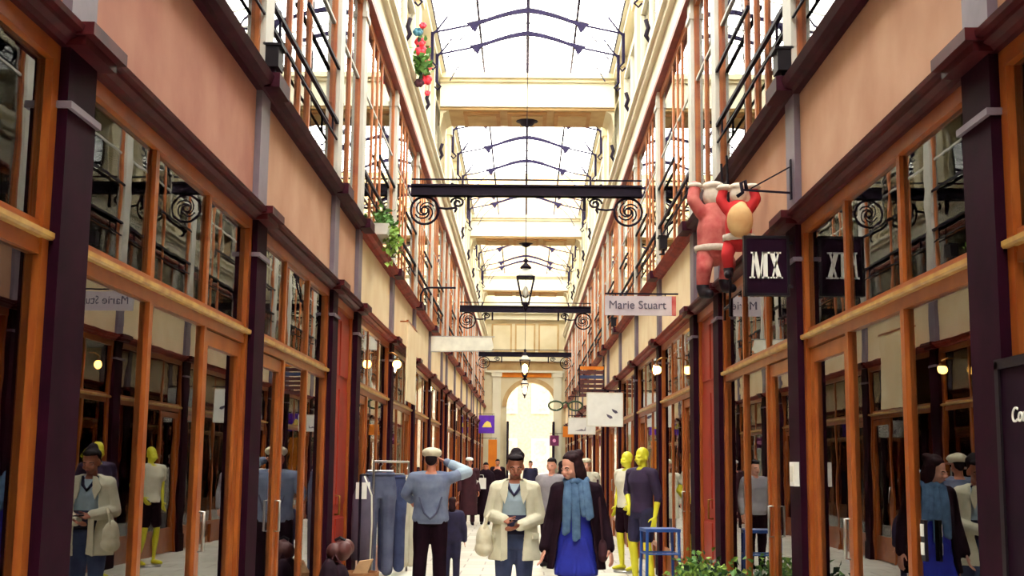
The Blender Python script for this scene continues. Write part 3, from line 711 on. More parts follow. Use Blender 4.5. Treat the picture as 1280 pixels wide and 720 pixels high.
# ------------------------------------------------------------------ plants
def leaves(n, box, size, seed, hang=0):
    rnd = random.Random(seed); m = MB()
    for k in range(n):
        c = Vector((rnd.gauss(0, .38) * box[0], rnd.gauss(0, .38) * box[1], abs(rnd.gauss(0, .5)) * box[2] if not hang else -abs(rnd.gauss(0, .5)) * box[2]))
        a = Vector((rnd.uniform(-1, 1), rnd.uniform(-1, 1), rnd.uniform(-.2, 1))).normalized()
        b = a.orthogonal().normalized(); b.rotate(Matrix.Rotation(rnd.uniform(0, 6.28), 3, a))
        l = size * rnd.uniform(.7, 1.4); wd = l * .36; nn = a.cross(b)
        m.add([c, c + a * l * .5 + b * wd + nn * .01, c + a * l, c + a * l * .5 - b * wd + nn * .01], [(0, 1, 2, 3)])
    return m
def planter(x, y, label, seed, mats):
    t = thing('planter_shrub', label, 'plant', (x, y, 0), 0, 'shrubs in dark planters along the wall')
    obj('trough', MB().prism([(-.14, 0), (.14, 0), (.17, .46), (-.17, .46)], 'y', -.3, .3).box(-.185, .185, -.315, .315, .44, .48), 'planter', t)
    for k, mm in enumerate(mats):
        f = obj('foliage', leaves(300, (.24, .42, .22), .06, seed * 7 + k), mm, t, (0, 0, .43)); f['kind'] = 'stuff'
planter(1.62, 11.9, 'light green shrub in dark planter before the red door', 1, ('leaf_light', 'leaf'))
planter(1.66, 10.9, 'mixed green shrub in dark planter, second along the shop wall', 2, ('leaf', 'leaf_light', 'leaf_dark'))
planter(1.70, 9.7, 'dark green shrub in dark planter nearest the MX sign', 3, ('leaf_dark', 'leaf'))
t = thing('trailing_plant', 'green and pale trailing plant in a trough on the upper beam', 'plant', (-1.82, 15.6, Z_SILL + .03))
obj('trough', MB().prism([(-.08, 0), (.08, 0), (.1, .14), (-.1, .14)], 'y', -.35, .35), 'pale_grey', t)
f = obj('foliage', leaves(260, (.13, .42, .2), .07, 31), 'leaf', t, (0, 0, .12)); f['kind'] = 'stuff'
f = obj('foliage', leaves(160, (.12, .32, .4), .07, 32, 1), 'leaf_light', t, (.1, 0, .14)); f['kind'] = 'stuff'
# red and green garland on the upper wall
t = thing('holiday_garland', 'red and green garland hanging from the upper cream wall', 'garland', (-1.78, 20.2, 7.6))
def garl(x, y, z0, z1, r):
    return MB().tube([(x + .03 * math.sin(j), y + .05 * math.cos(j * 1.7), z0 + (z1 - z0) * j / 8) for j in range(9)], r, 6)
obj('strand', garl(0, -.5, .15, 1.15, .03), 'leaf_dark', t)
obj('strand', garl(.05, .55, .25, 1.1, .008), 'leaf_dark', t)
f = obj('foliage', leaves(60, (.12, .12, .5), .13, 5).add(*(lambda m: (m.v, m.f))(leaves(60, (.12, .12, .3), .13, 6))), 'leaf', t, (.03, -.5, .3)); f['kind'] = 'stuff'
for k, (x, y, z, rr, mm) in enumerate(((.05, -.6, 1.1, .06, 'red_flower'), (.0, -.5, .85, .09, 'red_flower'), (.02, -.52, .7, .1, 'red_flower'), (.03, -.45, .52, .09, 'red_flower'), (.1, -.4, .25, .1, 'red_flower'), (.0, -.5, .15, .08, 'burgundy'), (-.03, -.62, .98, .08, 'teal'),
                                   (.06, .5, 1.1, .035, 'red_flower'), (.06, .55, .85, .05, 'red_flower'), (.06, .55, .75, .055, 'red_flower'), (.06, .6, .5, .045, 'red_flower'), (.05, .55, .3, .05, 'red_flower'))):
    fl_ = MB()
    for q in range(6):
        a = PI / 3 * q; fl_.ell((x + rr * .5 * math.cos(a), y + rr * .5 * math.sin(a) * .6, z + rr * .5 * math.sin(a)), (rr * .6, rr * .5, rr * .6), 6, 4)
    obj('blossom', fl_, mm, t, smooth=True)

# ------------------------------------------------------------------ figures
# a figure stands at its own origin, faces -Y, X to the viewer's right when it faces the camera
def V3(*a): return Vector(a)
def hand(m, wrist, fwd, side, curl=.35, k=1.0):
    """palm, four fingers and a thumb; fwd = direction of the fingers, side = direction of the thumb"""
    f = Vector(fwd).normalized(); sd = Vector(side); sd = (sd - f * sd.dot(f)).normalized(); nrm = f.cross(sd)
    w_ = Vector(wrist)
    pc = w_ + f * .045 * k
    for q in (-.026, -.009, .009, .026):
        m.cap(w_ + f * .012 * k + sd * q * .7 * k, .014 * k, w_ + f * .085 * k + sd * q * k, .0125 * k, 8)
    for q, ln in ((-.03, .060), (-.0105, .074), (.0105, .08), (.03, .070)):
        a = w_ + f * .085 * k + sd * q * k
        d1 = (f * math.cos(curl * .5) + nrm * math.sin(curl * .5)); d2 = (f * math.cos(curl * 1.6) + nrm * math.sin(curl * 1.6))
        b = a + d1 * ln * .5 * k; c = b + d2 * ln * .5 * k
        m.cap(a, .0095 * k, b, .009 * k, 8); m.cap(b, .009 * k, c, .0075 * k, 8)
    a = w_ + f * .02 * k + sd * .026 * k; b = a + (f * .6 + sd * .8) * .045 * k; c = b + (f * .9 + sd * .35 + nrm * .3).normalized() * .035 * k
    m.cap(a, .013 * k, b, .0105 * k, 8); m.cap(b, .0105 * k, c, .008 * k, 8)

class Fig:
    def __init__(s, H=1.7, female=False, head_yaw=0.0, head_pitch=0.0, arms=None, legs=None, wide=1.0):
        k = H / 1.7; s.k = k; s.H = H
        s.sw = (.165 if female else .19) * k * wide; s.hw = .09 * k
        s.hipz, s.shz, s.neckz = .90 * k, 1.385 * k, 1.43 * k
        s.rings = [(0, 0, .84, .13, .095), (0, 0, .90, .165 if female else .155, .11), (0, 0, 1.02, .135 if female else .145, .095), (0, -.005, 1.14, .135 if female else .155, .10),
                   (0, -.01, 1.26, .155 if female else .175, .115), (0, 0, 1.34, .16 if female else .185, .10), (0, .005, 1.40, .12 if female else .14, .075), (0, .01, 1.44, .06, .055)]
        s.rings = [(a * k, b * k, c * k, d_ * k * wide, e * k * wide) for a, b, c, d_, e in s.rings]
        s.arms = {}
        for sg in (-1, 1):
            el, wr = (arms or {}).get(sg, ((sg * .24, .03, 1.10), (sg * .25, -.03, .86)))
            s.arms[sg] = (V3(sg * s.sw, .0, s.shz - .02 * k), V3(*el) * k, V3(*wr) * k)
        s.legs = {}
        for sg in (-1, 1):
            kn, an = (legs or {}).get(sg, ((sg * .095, -.01, .49), (sg * .10, .02, .08)))
            s.legs[sg] = (V3(sg * s.hw, 0, .88 * k), V3(*kn) * k, V3(*an) * k)
        s.hrot = Matrix.Rotation(head_yaw, 3, 'Z') @ Matrix.Rotation(head_pitch, 3, 'X')
        s.hc = V3(0, .005, 1.475) * k          # head pivot (top of neck)
    def hp(s, x, y, z): return s.hc + s.hrot @ (V3(x, y, z) * s.k)
    def head(s, m):
        k = s.k; R = s.hrot
        E = lambda c, r: m.ell(s.hp(*c), tuple(v * k for v in r), 14, 10, R)
        E((0, .01, .135), (.073, .09, .085)); E((0, -.012, .075), (.060, .070, .085)); E((0, -.045, .02), (.036, .035, .026))
        E((0, -.05, .04), (.045, .035, .035)); E((0, -.075, .10), (.055, .02, .016))
        m.cap(s.hp(0, -.083, .10), .010 * k, s.hp(0, -.105, .066), .014 * k); E((0, -.09, .062), (.02, .016, .01))
        E((0, -.08, .036), (.026, .013, .011))
        for q in (-1, 1): E((q * .074, .015, .085), (.012, .024, .034))
        for q in (-1, 1): E((q * .038, -.062, .06), (.024, .024, .022))
        m.cap(s.hc + V3(0, .02, -.08) * k, .055 * k, s.hp(0, .01, .04), .052 * k)
    def body(s, vox=.009, feet=True):
        m = MB(); k = s.k
        m.loft(s.rings, 20); s.head(m)
        for sg in (-1, 1):
            a, b, c = s.arms[sg]
            m.chain([V3(sg * .08 * k, 0, 1.385 * k), a, (a + b) / 2, b], [.055 * k, .056 * k, .047 * k, .038 * k])
            m.chain([b, b * .65 + c * .35, c], [.038 * k, .040 * k, .025 * k])
            fw = (c - b).normalized(); hand(m, c, fw, (-sg * .3, -1, 0) if abs(fw.y) < .8 else (-sg, 0, .4), .4, k)
            h, kn, an = s.legs[sg]
            m.chain([h, kn * .5 + h * .5, kn], [.085 * k, .075 * k, .052 * k]); m.chain([kn, kn * .65 + an * .35, an], [.052 * k, .055 * k, .036 * k])
            if feet: m.chain([an + V3(0, .03, -.045) * k, an + V3(0, -.07, -.045) * k, an + V3(sg * .01, -.15, -.055) * k], [.034 * k, .034 * k, .024 * k])
        return remesh(m, vox, 2)
    def face(s, par):
        k = s.k
        for q in (-1, 1):
            e = obj('eye', MB().ell(s.hp(q * .031, -.072, .088), (.0125 * k, .011 * k, .008 * k), 10, 6, s.hrot), 'eye_white', par, smooth=True)
            obj('iris', MB().ell(s.hp(q * .031, -.081, .088), (.0058 * k, .004 * k, .0062 * k), 8, 6, s.hrot), 'eye_dark', e, smooth=True)
            obj('eyebrow', MB().tube([s.hp(q * .016, -.092, .106), s.hp(q * .034, -.090, .112), s.hp(q * .05, -.078, .104)], .0045 * k, 6), 'hair_black', par)
        obj('mouth', MB().ell(s.hp(0, -.091, .036), (.022 * k, .006 * k, .007 * k), 10, 6, s.hrot), 'lips', par, smooth=True)
    def top(s, grow, z0, z1, sleeve=1.0, vox=.011, flare=0.0, arm_grow=None, neck=True):
        m = MB(); k = s.k; ag = grow if arm_grow is None else arm_grow
        R = [r for r in s.rings if z0 * k - .001 <= r[2] <= z1 * k]
        r0 = R[0]
        m.loft([(r0[0], r0[1], z0 * k, r0[3] + grow + flare, r0[4] + grow + flare)] + [(r[0], r[1], r[2] + (.012 if r[2] > 1.36 * k else 0), r[3] + grow + flare * max(0, (1.2 * k - r[2]) / (1.2 - z0)), r[4] + grow) for r in R], 24)
        for sg in (-1, 1):
            a, b, c = s.arms[sg]
            m.chain([V3(sg * .07 * k, 0, 1.385 * k), a, (a + b) / 2], [.052 * k + ag, .056 * k + ag, .047 * k + ag])
            if sleeve > .4: m.chain([(a + b) / 2, b], [.047 * k + ag, .04 * k + ag])
            if sleeve > .6: m.chain([b, b + (c - b) * min(1, (sleeve - .5) * 2) * .93], [.04 * k + ag, .030 * k + ag])
        return remesh(m, vox, 3)
    def trousers(s, grow=.012, hem=.1, vox=.012, top=.98, flare=.0):
        m = MB(); k = s.k
        m.loft([(0, 0, .82 * k, .15 * k, .095 * k + grow), (0, 0, .90 * k, .165 * k + grow, .11 * k + grow), (0, 0, top * k, .145 * k + grow, .098 * k + grow)], 20)
        for sg in (-1, 1):
            h, kn, an = s.legs[sg]; e = kn + (an - kn) * (1 - max(0, hem - .08) / .41) if hem < .49 else h + (kn - h) * (.88 - hem) / .39
            if hem < .49: m.chain([h, (h + kn) / 2, kn, e], [.088 * k + grow, .078 * k + grow, .058 * k + grow, .048 * k + grow + flare])
            else: m.chain([h, e], [.09 * k + grow, .07 * k + grow])
        return remesh(m, vox, 3)
    def shoes(s, par, m_='black_paint'):
        for sg in (-1, 1):
            an = s.legs[sg][2]; k = s.k; b = MB()
            b.chain([an + V3(0, .04, -.042) * k, an + V3(0, -.07, -.04) * k, an + V3(sg * .01, -.17, -.052) * k], [.042 * k, .042 * k, .03 * k]); b.chain([an + V3(0, .02, .03) * k, an + V3(0, .03, -.03) * k], [.045 * k, .045 * k])
            obj('shoe', remesh(b, .012, 2), m_, par)
    def hair(s, pieces, vox=.009):
        m = MB(); k = s.k
        for c, r in pieces: m.ell(s.hp(*c), tuple(v * k for v in r), 14, 10, s.hrot)
        return remesh(m, vox, 2)
    def sleeves(s, m, grow, end=.93):
        k = s.k
        for sg in (-1, 1):
            a, b, c = s.arms[sg]
            m.chain([a + V3(-sg * .05, 0, .01) * k, a, (a + b) / 2, b], [.058 * k + grow, .06 * k + grow, .05 * k + grow, .044 * k + grow]); m.chain([b, b + (c - b) * end], [.044 * k + grow, .036 * k + grow])
SHORT = [((0, .028, .16), (.08, .086, .075)), ((0, .06, .11), (.072, .05, .08)), ((0, -.02, .19), (.066, .07, .035))]

# --- woman in the cream coat
def woman_cream():
    t = thing('person', 'woman in open cream coat and jeans looking down at her hands', 'person', (-.08, 11.45, 0), -.05)
    g = Fig(1.66, True, .12, .2, arms={-1: ((-.235, .02, 1.12), (-.075, -.21, 1.085)), 1: ((.235, .02, 1.10), (.045, -.22, 1.03))}, legs={-1: ((-.10, -.05, .50), (-.11, .03, .08)), 1: ((.09, .05, .50), (.085, .12, .10))})
    obj('body', g.body(.0075), 'skin_dark', t); g.face(t)
    obj('hair', g.hair([((0, .035, .155), (.083, .082, .075)), ((0, .05, .10), (.078, .055, .08)), ((0, -.028, .185), (.07, .06, .03)), ((.01, .07, .215), (.055, .055, .05)), ((.035, .05, .19), (.055, .06, .05))]), 'hair_black', t)
    sh = obj('shirt', g.top(.010, 1.02, 1.40, .3, .01), 'shirt_pale_blue', t)
    obj('waistband', MB().loft([(0, 0, .93, .175, .125), (0, 0, 1.0, .160, .112), (0, -.003, 1.10, .152, .110)], 24), 'navy', t, smooth=True)
    obj('trousers', g.trousers(.010, .1), 'denim', t)
    cm = MB(); k = g.k
    cm.loft([(0, .01, 1.425, .085, .075, .9), (0, .005, 1.39, .165, .10, .75), (0, 0, 1.33, .195, .122, .55), (0, 0, 1.22, .195, .135, .6), (0, .0, 1.08, .195, .135, .65), (0, 0, .96, .21, .15, .5), (0, .0, .84, .225, .165, .4), (0, 0, .70, .24, .175, .34)], 40, .5, .018)
    g.sleeves(cm, .016)
    cl = cm; obj('coat', remesh(cl, .008, 2), 'coat_cream', t)
    for sg in (-1, 1):
        obj('lapel', MB().prism([(sg * .05, 1.41), (sg * .095, 1.40), (sg * .13, 1.30), (sg * .085, 1.20), (sg * .06, 1.28)], 'y', -.145, -.125), 'coat_cream', t)
        obj('pocket_flap', MB().bar((sg * .17, -.135, .92), (sg * .22, -.085, .92), .016, .05), 'coat_cream', t)
    obj('necklace', MB().tube([(-.07, -.04, 1.40), (-.04, -.115, 1.33), (0, -.135, 1.28), (.04, -.115, 1.33), (.07, -.04, 1.40)], .014, 6), 'navy', t)
    for x in (-.075,):
        obj('scarf_end', MB().prism([(x - .03, 1.06), (x + .02, 1.06), (x + .025, .72), (x - .035, .70)], 'y', -.22, -.2), 'coat_cream', t)
    g.shoes(t)
    return g
woman_cream()
t = thing('handbag', 'cream cloth handbag hanging from the arm of the cream coat woman', 'handbag', (-.35, 11.27, .74))
m = MB(); m.ell((0, 0, .14), (.075, .10, .14), 16, 12); m.ell((0, 0, .07), (.085, .11, .075), 16, 10)
obj('pouch', remesh(m, .012, 2), 'cap_pale', t)
obj('strap', MB().tube([(0, -.06, .24), (.02, -.05, .34), (.05, 0, .38), (.03, .05, .34), (0, .06, .24)], .012, 6), 'cap_pale', t)
t = thing('smartphone', 'small dark telephone held in both hands of the cream coat woman', 'phone', (-.09, 11.18, 1.055))
obj('case', MB().box(-.035, .035, -.07, .07, 0, .012), 'black_paint', t); obj('screen', MB().box(-.031, .031, -.064, .064, .012, .0135), 'ink_grey', t)

# --- woman in the blue dress
def woman_blue():
    t = thing('person', 'woman in blue dress, dark open coat and blue scarf, smiling sideways', 'person', (.465, 11.1, 0), -.1)
    g = Fig(1.66, True, -.7, .2, arms={-1: ((-.235, .03, 1.10), (-.285, -.05, .84)), 1: ((.245, .04, 1.10), (.30, -.03, .85))}, legs={-1: ((-.09, -.06, .50), (-.085, .0, .08)), 1: ((.09, .04, .50), (.09, .10, .09))})
    g.hc.x -= .035; g.hc.y -= .03
    obj('body', g.body(.0075), 'skin_light', t); g.face(t)
    obj('hair', g.hair([((0, .035, .165), (.09, .09, .08)), ((0, .065, .09), (.092, .065, .10)), ((.05, .06, .02), (.055, .065, .10)), ((-.03, .08, .01), (.06, .055, .10)), ((.08, .02, .08), (.03, .055, .10)), ((.0, .005, .185), (.07, .07, .04)), ((.05, .005, .18), (.045, .06, .04)), ((-.07, .03, .13), (.03, .05, .06)), ((.03, .09, .2), (.05, .05, .045)), ((.07, .06, -.06), (.05, .05, .05))]), 'hair_brown', t)
    obj('tights', g.trousers(.004, .1), 'trouser_dark', t)
    m = MB(); m.loft([(0, 0, .60, .19, .155), (0, 0, .64, .195, .16), (0, 0, .80, .185, .145), (0, 0, .92, .172, .125), (0, 0, 1.05, .145, .108), (0, -.005, 1.2, .15, .118), (0, 0, 1.34, .155, .105), (0, 0, 1.39, .1, .07)], 32)
    for j in range(9): m.cap((-.16 + .04 * j, -.135 - .02 * math.cos(j - 4), .63), .018, (-.09 + .022 * j, -.12, .92), .008, 6)
    obj('dress', remesh(m, .009, 1), 'dress_blue', t)
    cm = MB()
    cm.loft([(0, .01, 1.43, .09, .08, .8), (0, .005, 1.39, .17, .105, .7), (0, 0, 1.33, .2, .125, .55), (0, 0, 1.2, .195, .135, .62), (0, 0, 1.05, .20, .14, .75), (0, 0, .92, .225, .155, .8), (0, 0, .78, .245, .17, .85), (0, 0, .655, .26, .18, .9)], 40, .5, .02)
    g.sleeves(cm, .016, .95)
    obj('coat', remesh(cm, .008, 2), 'coat_black', t)
    sm = MB()
    for j in range(14):
        a = 2 * PI * j / 14; sm.ell((.085 * math.cos(a), -.02 + .085 * math.sin(a), 1.415 + .012 * math.sin(3 * a) - .02 * (math.sin(a) < -.3)), (.04, .04, .038), 8, 6)
    sc = obj('scarf', remesh(sm, .01, 2), 'scarf_blue', t)
    for (x0, x1, zb) in ((-.075, -.09, .97), (-.015, .0, .92), (.07, .115, 1.10), (.035, .075, 1.13)):
        b = MB(); b.chain([(x0, -.11, 1.39), ((x0 + x1) / 2, -.155, 1.25), (x1, -.165, zb)], [.028, .03, .027]); b.chain([(x0 + .03, -.11, 1.39), ((x0 + x1) / 2 + .032, -.15, 1.25), (x1 + .03, -.16, zb + .015)], [.022, .024, .02])
        obj('scarf_end', remesh(b, .009, 2), 'scarf_blue', sc)
    g.shoes(t)
woman_blue()
t = thing('shoulder_bag', 'dark red shoulder bag at the hip of the blue dress woman', 'bag', (.69, 11.06, .72))
m = MB(); m.ell((0, 0, .1), (.05, .12, .1), 14, 10); m.ell((0, 0, .06), (.055, .125, .07), 14, 10)
obj('pouch', remesh(m, .012, 2), 'burgundy', t)
obj('strap', MB().tube([(0, -.08, .17), (-.02, -.05, .45), (-.04, 0, .70), (-.02, .05, .45), (0, .08, .17)], .01, 6), 'burgundy', t)

# --- man with a pale cap, seen from behind
def man_cap():
    t = thing('person', 'man in pale cap and blue-grey shirt seen from behind, arm raised', 'person', (-1.10, 14.9, 0), PI + .05)
    # seen from behind: local +X is on the viewer's left
    g = Fig(1.72, False, -.1, .1, arms={1: ((.30, -.02, 1.18), (.24, -.22, 1.10)), -1: ((-.42, -.10, 1.44), (-.16, -.16, 1.56))}, legs={-1: ((-.11, 0, .49), (-.12, .03, .08)), 1: ((.11, -.02, .49), (.13, .02, .08))}, wide=1.08)
    obj('body', g.body(.009), 'skin_mid', t); g.face(t)
    obj('hair', g.hair(SHORT), 'hair_black', t)
    obj('shirt', g.top(.035, .84, 1.42, 1.0, .012, .02, .02), 'shirt_blue_grey', t)
    fold = MB()
    for a in ((-.13, 1.10), (.13, 1.10)):
        fold.chain([(a[0], .165, a[1] + .06), (a[0] * .55, .172, .98), (0, .17, .91)], [.012, .014, .01])
    obj('shirt_fold_shade', remesh(fold, .007, 2), 'denim_grey', t)  # V fold of the same shirt; its crease shade is painted as darker cloth
    a_, b_, c_ = g.arms[-1]; sl = MB(); sl.chain([a_ * .35 + b_ * .65, b_, b_ * .3 + c_ * .7], [.074, .07, .062]); obj('rolled_sleeve', remesh(sl, .011, 2), 'shirt_pale_blue', t)
    obj('trousers', g.trousers(.03, .1), 'trouser_dark', t)
    m = MB(); R = g.hrot
    m.ell(g.hp(0, .012, .185), (.122, .135, .065), 18, 10, R); m.ell(g.hp(0, .02, .16), (.105, .115, .04), 18, 8, R)
    cp = obj('cap', remesh(m, .009, 2), 'cap_pale', t)
    obj('peak', MB().ell(g.hp(0, -.115, .15), (.07, .06, .008), 16, 6, R), 'cap_pale', cp, smooth=True)
    g.shoes(t)
man_cap()
def walker(label, x, y, rz, H, female, skin, top_m, leg_m, hair_m, coat=None, cap=None, arms=None, name='person', vox=.013, coat_len=.55):
    t = thing(name, label, 'person', (x, y, 0), rz)
    g = Fig(H, female, 0, .05, arms=arms)
    obj('body', g.body(vox), skin, t)
    if abs(rz) < 2: g.face(t)
    obj('hair', g.hair(SHORT if not female else SHORT + [((0, .06, .02), (.08, .05, .10))], .013), hair_m, t)
    obj('trousers', g.trousers(.014, .1, .016), leg_m, t)
    if coat:
        m = MB(); m.loft([(0, 0, coat_len, .23, .17), (0, 0, .9, .205, .15), (0, 0, 1.05, .18, .135), (0, 0, 1.28, .2, .135), (0, 0, 1.37, .17, .105), (0, 0, 1.43, .08, .07)], 24); g.sleeves(m, .02)
        obj('coat', remesh(m, .015, 2), coat, t)
    else: obj('jacket', g.top(.03, .84, 1.42, 1.0, .015, .01, .02), top_m, t)
    if cap:
        m = MB(); m.ell(g.hp(0, .01, .19), (.1, .11, .05), 16, 10, g.hrot); m.ell(g.hp(0, .01, .165), (.11, .12, .02), 16, 6, g.hrot); obj('cap', remesh(m, .012, 2), cap, t)
    g.shoes(t)
    return t
walker('child in navy clothes, mostly hidden behind the man in cap', -.93, 16.4, PI, 1.12, True, 'skin_light', 'navy', 'navy', 'hair_brown')
walker('walker in grey jacket seen between the two women', .43, 19.6, -.3, 1.66, False, 'skin_light', 'jacket_grey', 'trouser_dark', 'hair_black')
walker('walker in dark mauve coat beyond the blue dress woman', .66, 21.5, PI, 1.62, True, 'skin_mid', None, 'trouser_dark', 'hair_black', coat='burgundy')
walker('far walker in pale hat and pale coat close to yellow mannequins', 1.22, 24.5, 0.0, 1.68, False, 'skin_light', None, 'jacket_grey', 'hair_black', coat='cloth_white', cap='cap_pale')
walker('far person in long burgundy coat and white cap', -1.42, 32.5, .1, 1.72, False, 'skin_mid', None, 'burgundy', 'hair_black', coat='burgundy', cap='white_paint', coat_len=.25)
walker('far person in long black coat beside the burgundy coat', -1.0, 32.9, 0, 1.60, True, 'skin_mid', None, 'trouser_dark', 'hair_black', coat='coat_black', coat_len=.25)
t = thing('paper_bag', 'white paper bag carried by the far person in black coat', 'bag', (-1.1, 32.55, .92))
obj('sack', MB().box(-.12, .12, -.06, .06, 0, .28), 'white_paint', t); obj('handle', MB().tube([(-.06, 0, .28), (-.04, 0, .36), (.04, 0, .36), (.06, 0, .28)], .008, 6), 'off_white', t)
walker('far walker in dark coat by the arch, orange banner above', -.95, 45.0, 0, 1.74, False, 'skin_mid', None, 'trouser_dark', 'hair_black', coat='coat_black', vox=.02)
walker('far walker in navy coat in the middle of the passage', .25, 47.0, 0, 1.7, False, 'skin_light', None, 'trouser_dark', 'hair_black', coat='navy', vox=.02)

# --- yellow mannequins
def mannequin(label, x, y, rz, top_m, short_m, H, arms, sleeve):
    t = thing('mannequin', label, 'mannequin', (x, y, .03), rz, 'yellow mannequins outside the shop')
    g = Fig(H, False, 0, 0, arms=arms, legs={-1: ((-.12, -.03, .5), (-.15, .03, .08)), 1: ((.12, -.03, .5), (.15, .03, .08))})
    obj('body', g.body(.011), 'mannequin_yellow', t)
    obj('top', g.top(.018, .88, 1.42, sleeve, .012), top_m, t)
    obj('shorts', g.trousers(.016, .58, .013), short_m, t)
    obj('base', MB().lathe([(.2, -.03), (.2, -.01), (.19, 0)], 20), 'steel', t)
mannequin('yellow mannequin in white top and black shorts beside the walkers', 1.53, 18.7, -1.0, 'cloth_white', 'trouser_dark', 1.74, {-1: ((-.24, .03, 1.12), (-.2, -.05, .9)), 1: ((.30, .06, 1.14), (.2, -.06, .96))}, .3)
mannequin('yellow mannequin in dark purple top, hand on hip, behind the blue frame', 1.53, 16.3, -.9, 'top_purple', 'navy', 1.77, {-1: ((-.3, .04, 1.14), (-.17, -.06, .97)), 1: ((.26, .03, 1.1), (.27, -.04, .84))}, .62)

# ------------------------------------------------------------------ goods in the passage
# blue metal frame (stool)
t = thing('bar_stool', 'blue tubular metal stool frame in front of the mannequins', 'stool', (1.48, 13.7, 0), .1)
for x in (-.17, .17):
    for y in (-.16, .16):
        obj('leg', MB().tube([(x * 1.1, y * 1.1, 0), (x, y, .86)], .017, 8), 'blue_metal', t)
obj('seat', MB().box(-.19, .19, -.18, .18, .85, .885), 'blue_metal', t)
for z in (.3, .62):
    pts = [(-.18, -.17, z), (.18, -.17, z), (.18, .17, z), (-.18, .17, z)]
    for q in range(4): obj('stretcher', MB().tube([pts[q], pts[(q + 1) % 4]], .011, 6), 'blue_metal', t)
# hanging jeans on a rail
def trouser_goods(label, x, y, rz, m_, z0, L, grp=None):
    t = thing('hanging_trousers', label, 'trousers', (x, y, z0), rz, grp)
    m = MB()
    m.loft([(0, 0, L - .28, .20, .075), (0, 0, L - .12, .19, .08), (0, 0, L, .165, .07)], 20)
    for sg in (-1, 1): m.chain([(sg * .095, 0, L - .24), (sg * .10, .01, L * .45), (sg * .10, .0, .06)], [.10, .078, .072])
    b = obj('legs', remesh(m, .012, 2), m_, t)
    obj('waistband', MB().loft([(0, 0, L - .02, .172, .077), (0, 0, L + .025, .168, .075)], 20), m_, t, smooth=True)
    for sg in (-1, 1): obj('pocket', MB().box(sg * .1 - .05, sg * .1 + .05, -.092, -.075, L - .24, L - .12), m_, t)
    obj('hanger', MB().tube([(-.15, 0, L + .04), (.15, 0, L + .04)], .012, 6).tube([(0, 0, L + .04), (0, 0, L + .09), (.03, 0, L + .12), (0, 0, L + .15), (-.03, 0, L + .12)], .006, 5), 'steel', t)
trouser_goods('blue-grey jeans hanging nearest the red door', -1.69, 14.75, .1, 'denim_grey', .26, 1.16)
trouser_goods('darker blue jeans hanging between grey-blue and white trousers', -1.62, 15.5, .5, 'denim', .24, 1.14)
trouser_goods('off-white trousers hanging beside the man in the cap', -1.48, 16.0, 1.2, 'cloth_white', .26, 1.1)
t = thing('clothes_rail', 'steel clothes rail carrying the hanging trousers', 'rail', (-1.62, 15.4, 0), -.12)
obj('bar', MB().tube([(0, -.95, 1.57), (0, .95, 1.57)], .014, 8), 'steel', t)
for y in (-.95, .95):
    obj('post', MB().tube([(0, y, 0), (0, y, 1.57)], .014, 8), 'steel', t); obj('foot', MB().tube([(-.22, y, .02), (.22, y, .02)], .016, 8), 'steel', t)
t = thing('display_plinth', 'low grey plinth standing under the hanging trousers', 'plinth', (-1.6, 15.6, 0))
obj('body', B(-.26, .26, -.4, .4, 0, .16), 'jacket_grey', t); obj('top', B(-.28, .28, -.42, .42, .16, .2), 'off_white', t)
# bundles at the foot of the red door
def bag(name, label, x, y, z, r, m_, m2=None, seed=1):
    t = thing(name, label, 'bag', (x, y, z)); rnd = random.Random(seed); m = MB()
    for j in range(9): m.ell((rnd.uniform(-.5, .5) * r[0], rnd.uniform(-.5, .5) * r[1], r[2] * rnd.uniform(.35, .7)), (r[0] * .6, r[1] * .6, r[2] * .42), 10, 8)
    obj('sack', remesh(m, .014, 2), m_, t)
    obj('tie', MB().tube([(-.05, 0, r[2] * .98), (0, 0, r[2] * 1.12), (.05, 0, r[2] * .98)], .015, 6), m2 or m_, t)
bag('cloth_bag', 'bulging black cloth bag at the foot of the red door', -1.77, 11.9, 0, (.17, .3, .62), 'coat_black', 'burgundy', 3)
bag('cloth_bag', 'patterned brown bag lying on the black cloth bag', -1.75, 12.05, .62, (.13, .16, .2), 'brown_slat', 'black_paint', 4)
t = thing('wicker_basket', 'brown wicker basket with paper beside the hanging jeans', 'basket', (-1.72, 13.3, 0))
obj('body', MB().lathe([(.15, 0), (.2, .3), (.21, .42), (.19, .42), (.18, .32), (.13, .03)], 20), 'basket', t)
obj('paper', MB().prism([(-.12, .3), (.05, .3), (.14, .55), (.0, .53)], 'y', -.05, .06), 'cardboard', t)
t = thing('garment_rack', 'small dark rack with grey trousers and white tags by the red door', 'rack', (-1.78, 13.95, 0))
for y in (-.28, .28): obj('post', MB().tube([(0, y, 0), (0, y, 1.42)], .014, 8), 'iron', t)
obj('bar', MB().tube([(0, -.28, 1.42), (0, .28, 1.42)], .012, 8), 'iron', t)
for q in (-.14, .0, .14):
    cl = obj('folded_garment', MB().loft([(0, q, .5, .1, .05), (0, q, .9, .11, .055), (0, q, 1.2, .1, .05), (0, q, 1.3, .06, .03), (0, q, 1.42, .01, .01)], 14), 'ink_grey' if q else 'off_white', t, smooth=True)
    obj('tag', B(-.06, .06, q - .005 - .058, q - .058, 1.16, 1.34), 'white_paint', cl)

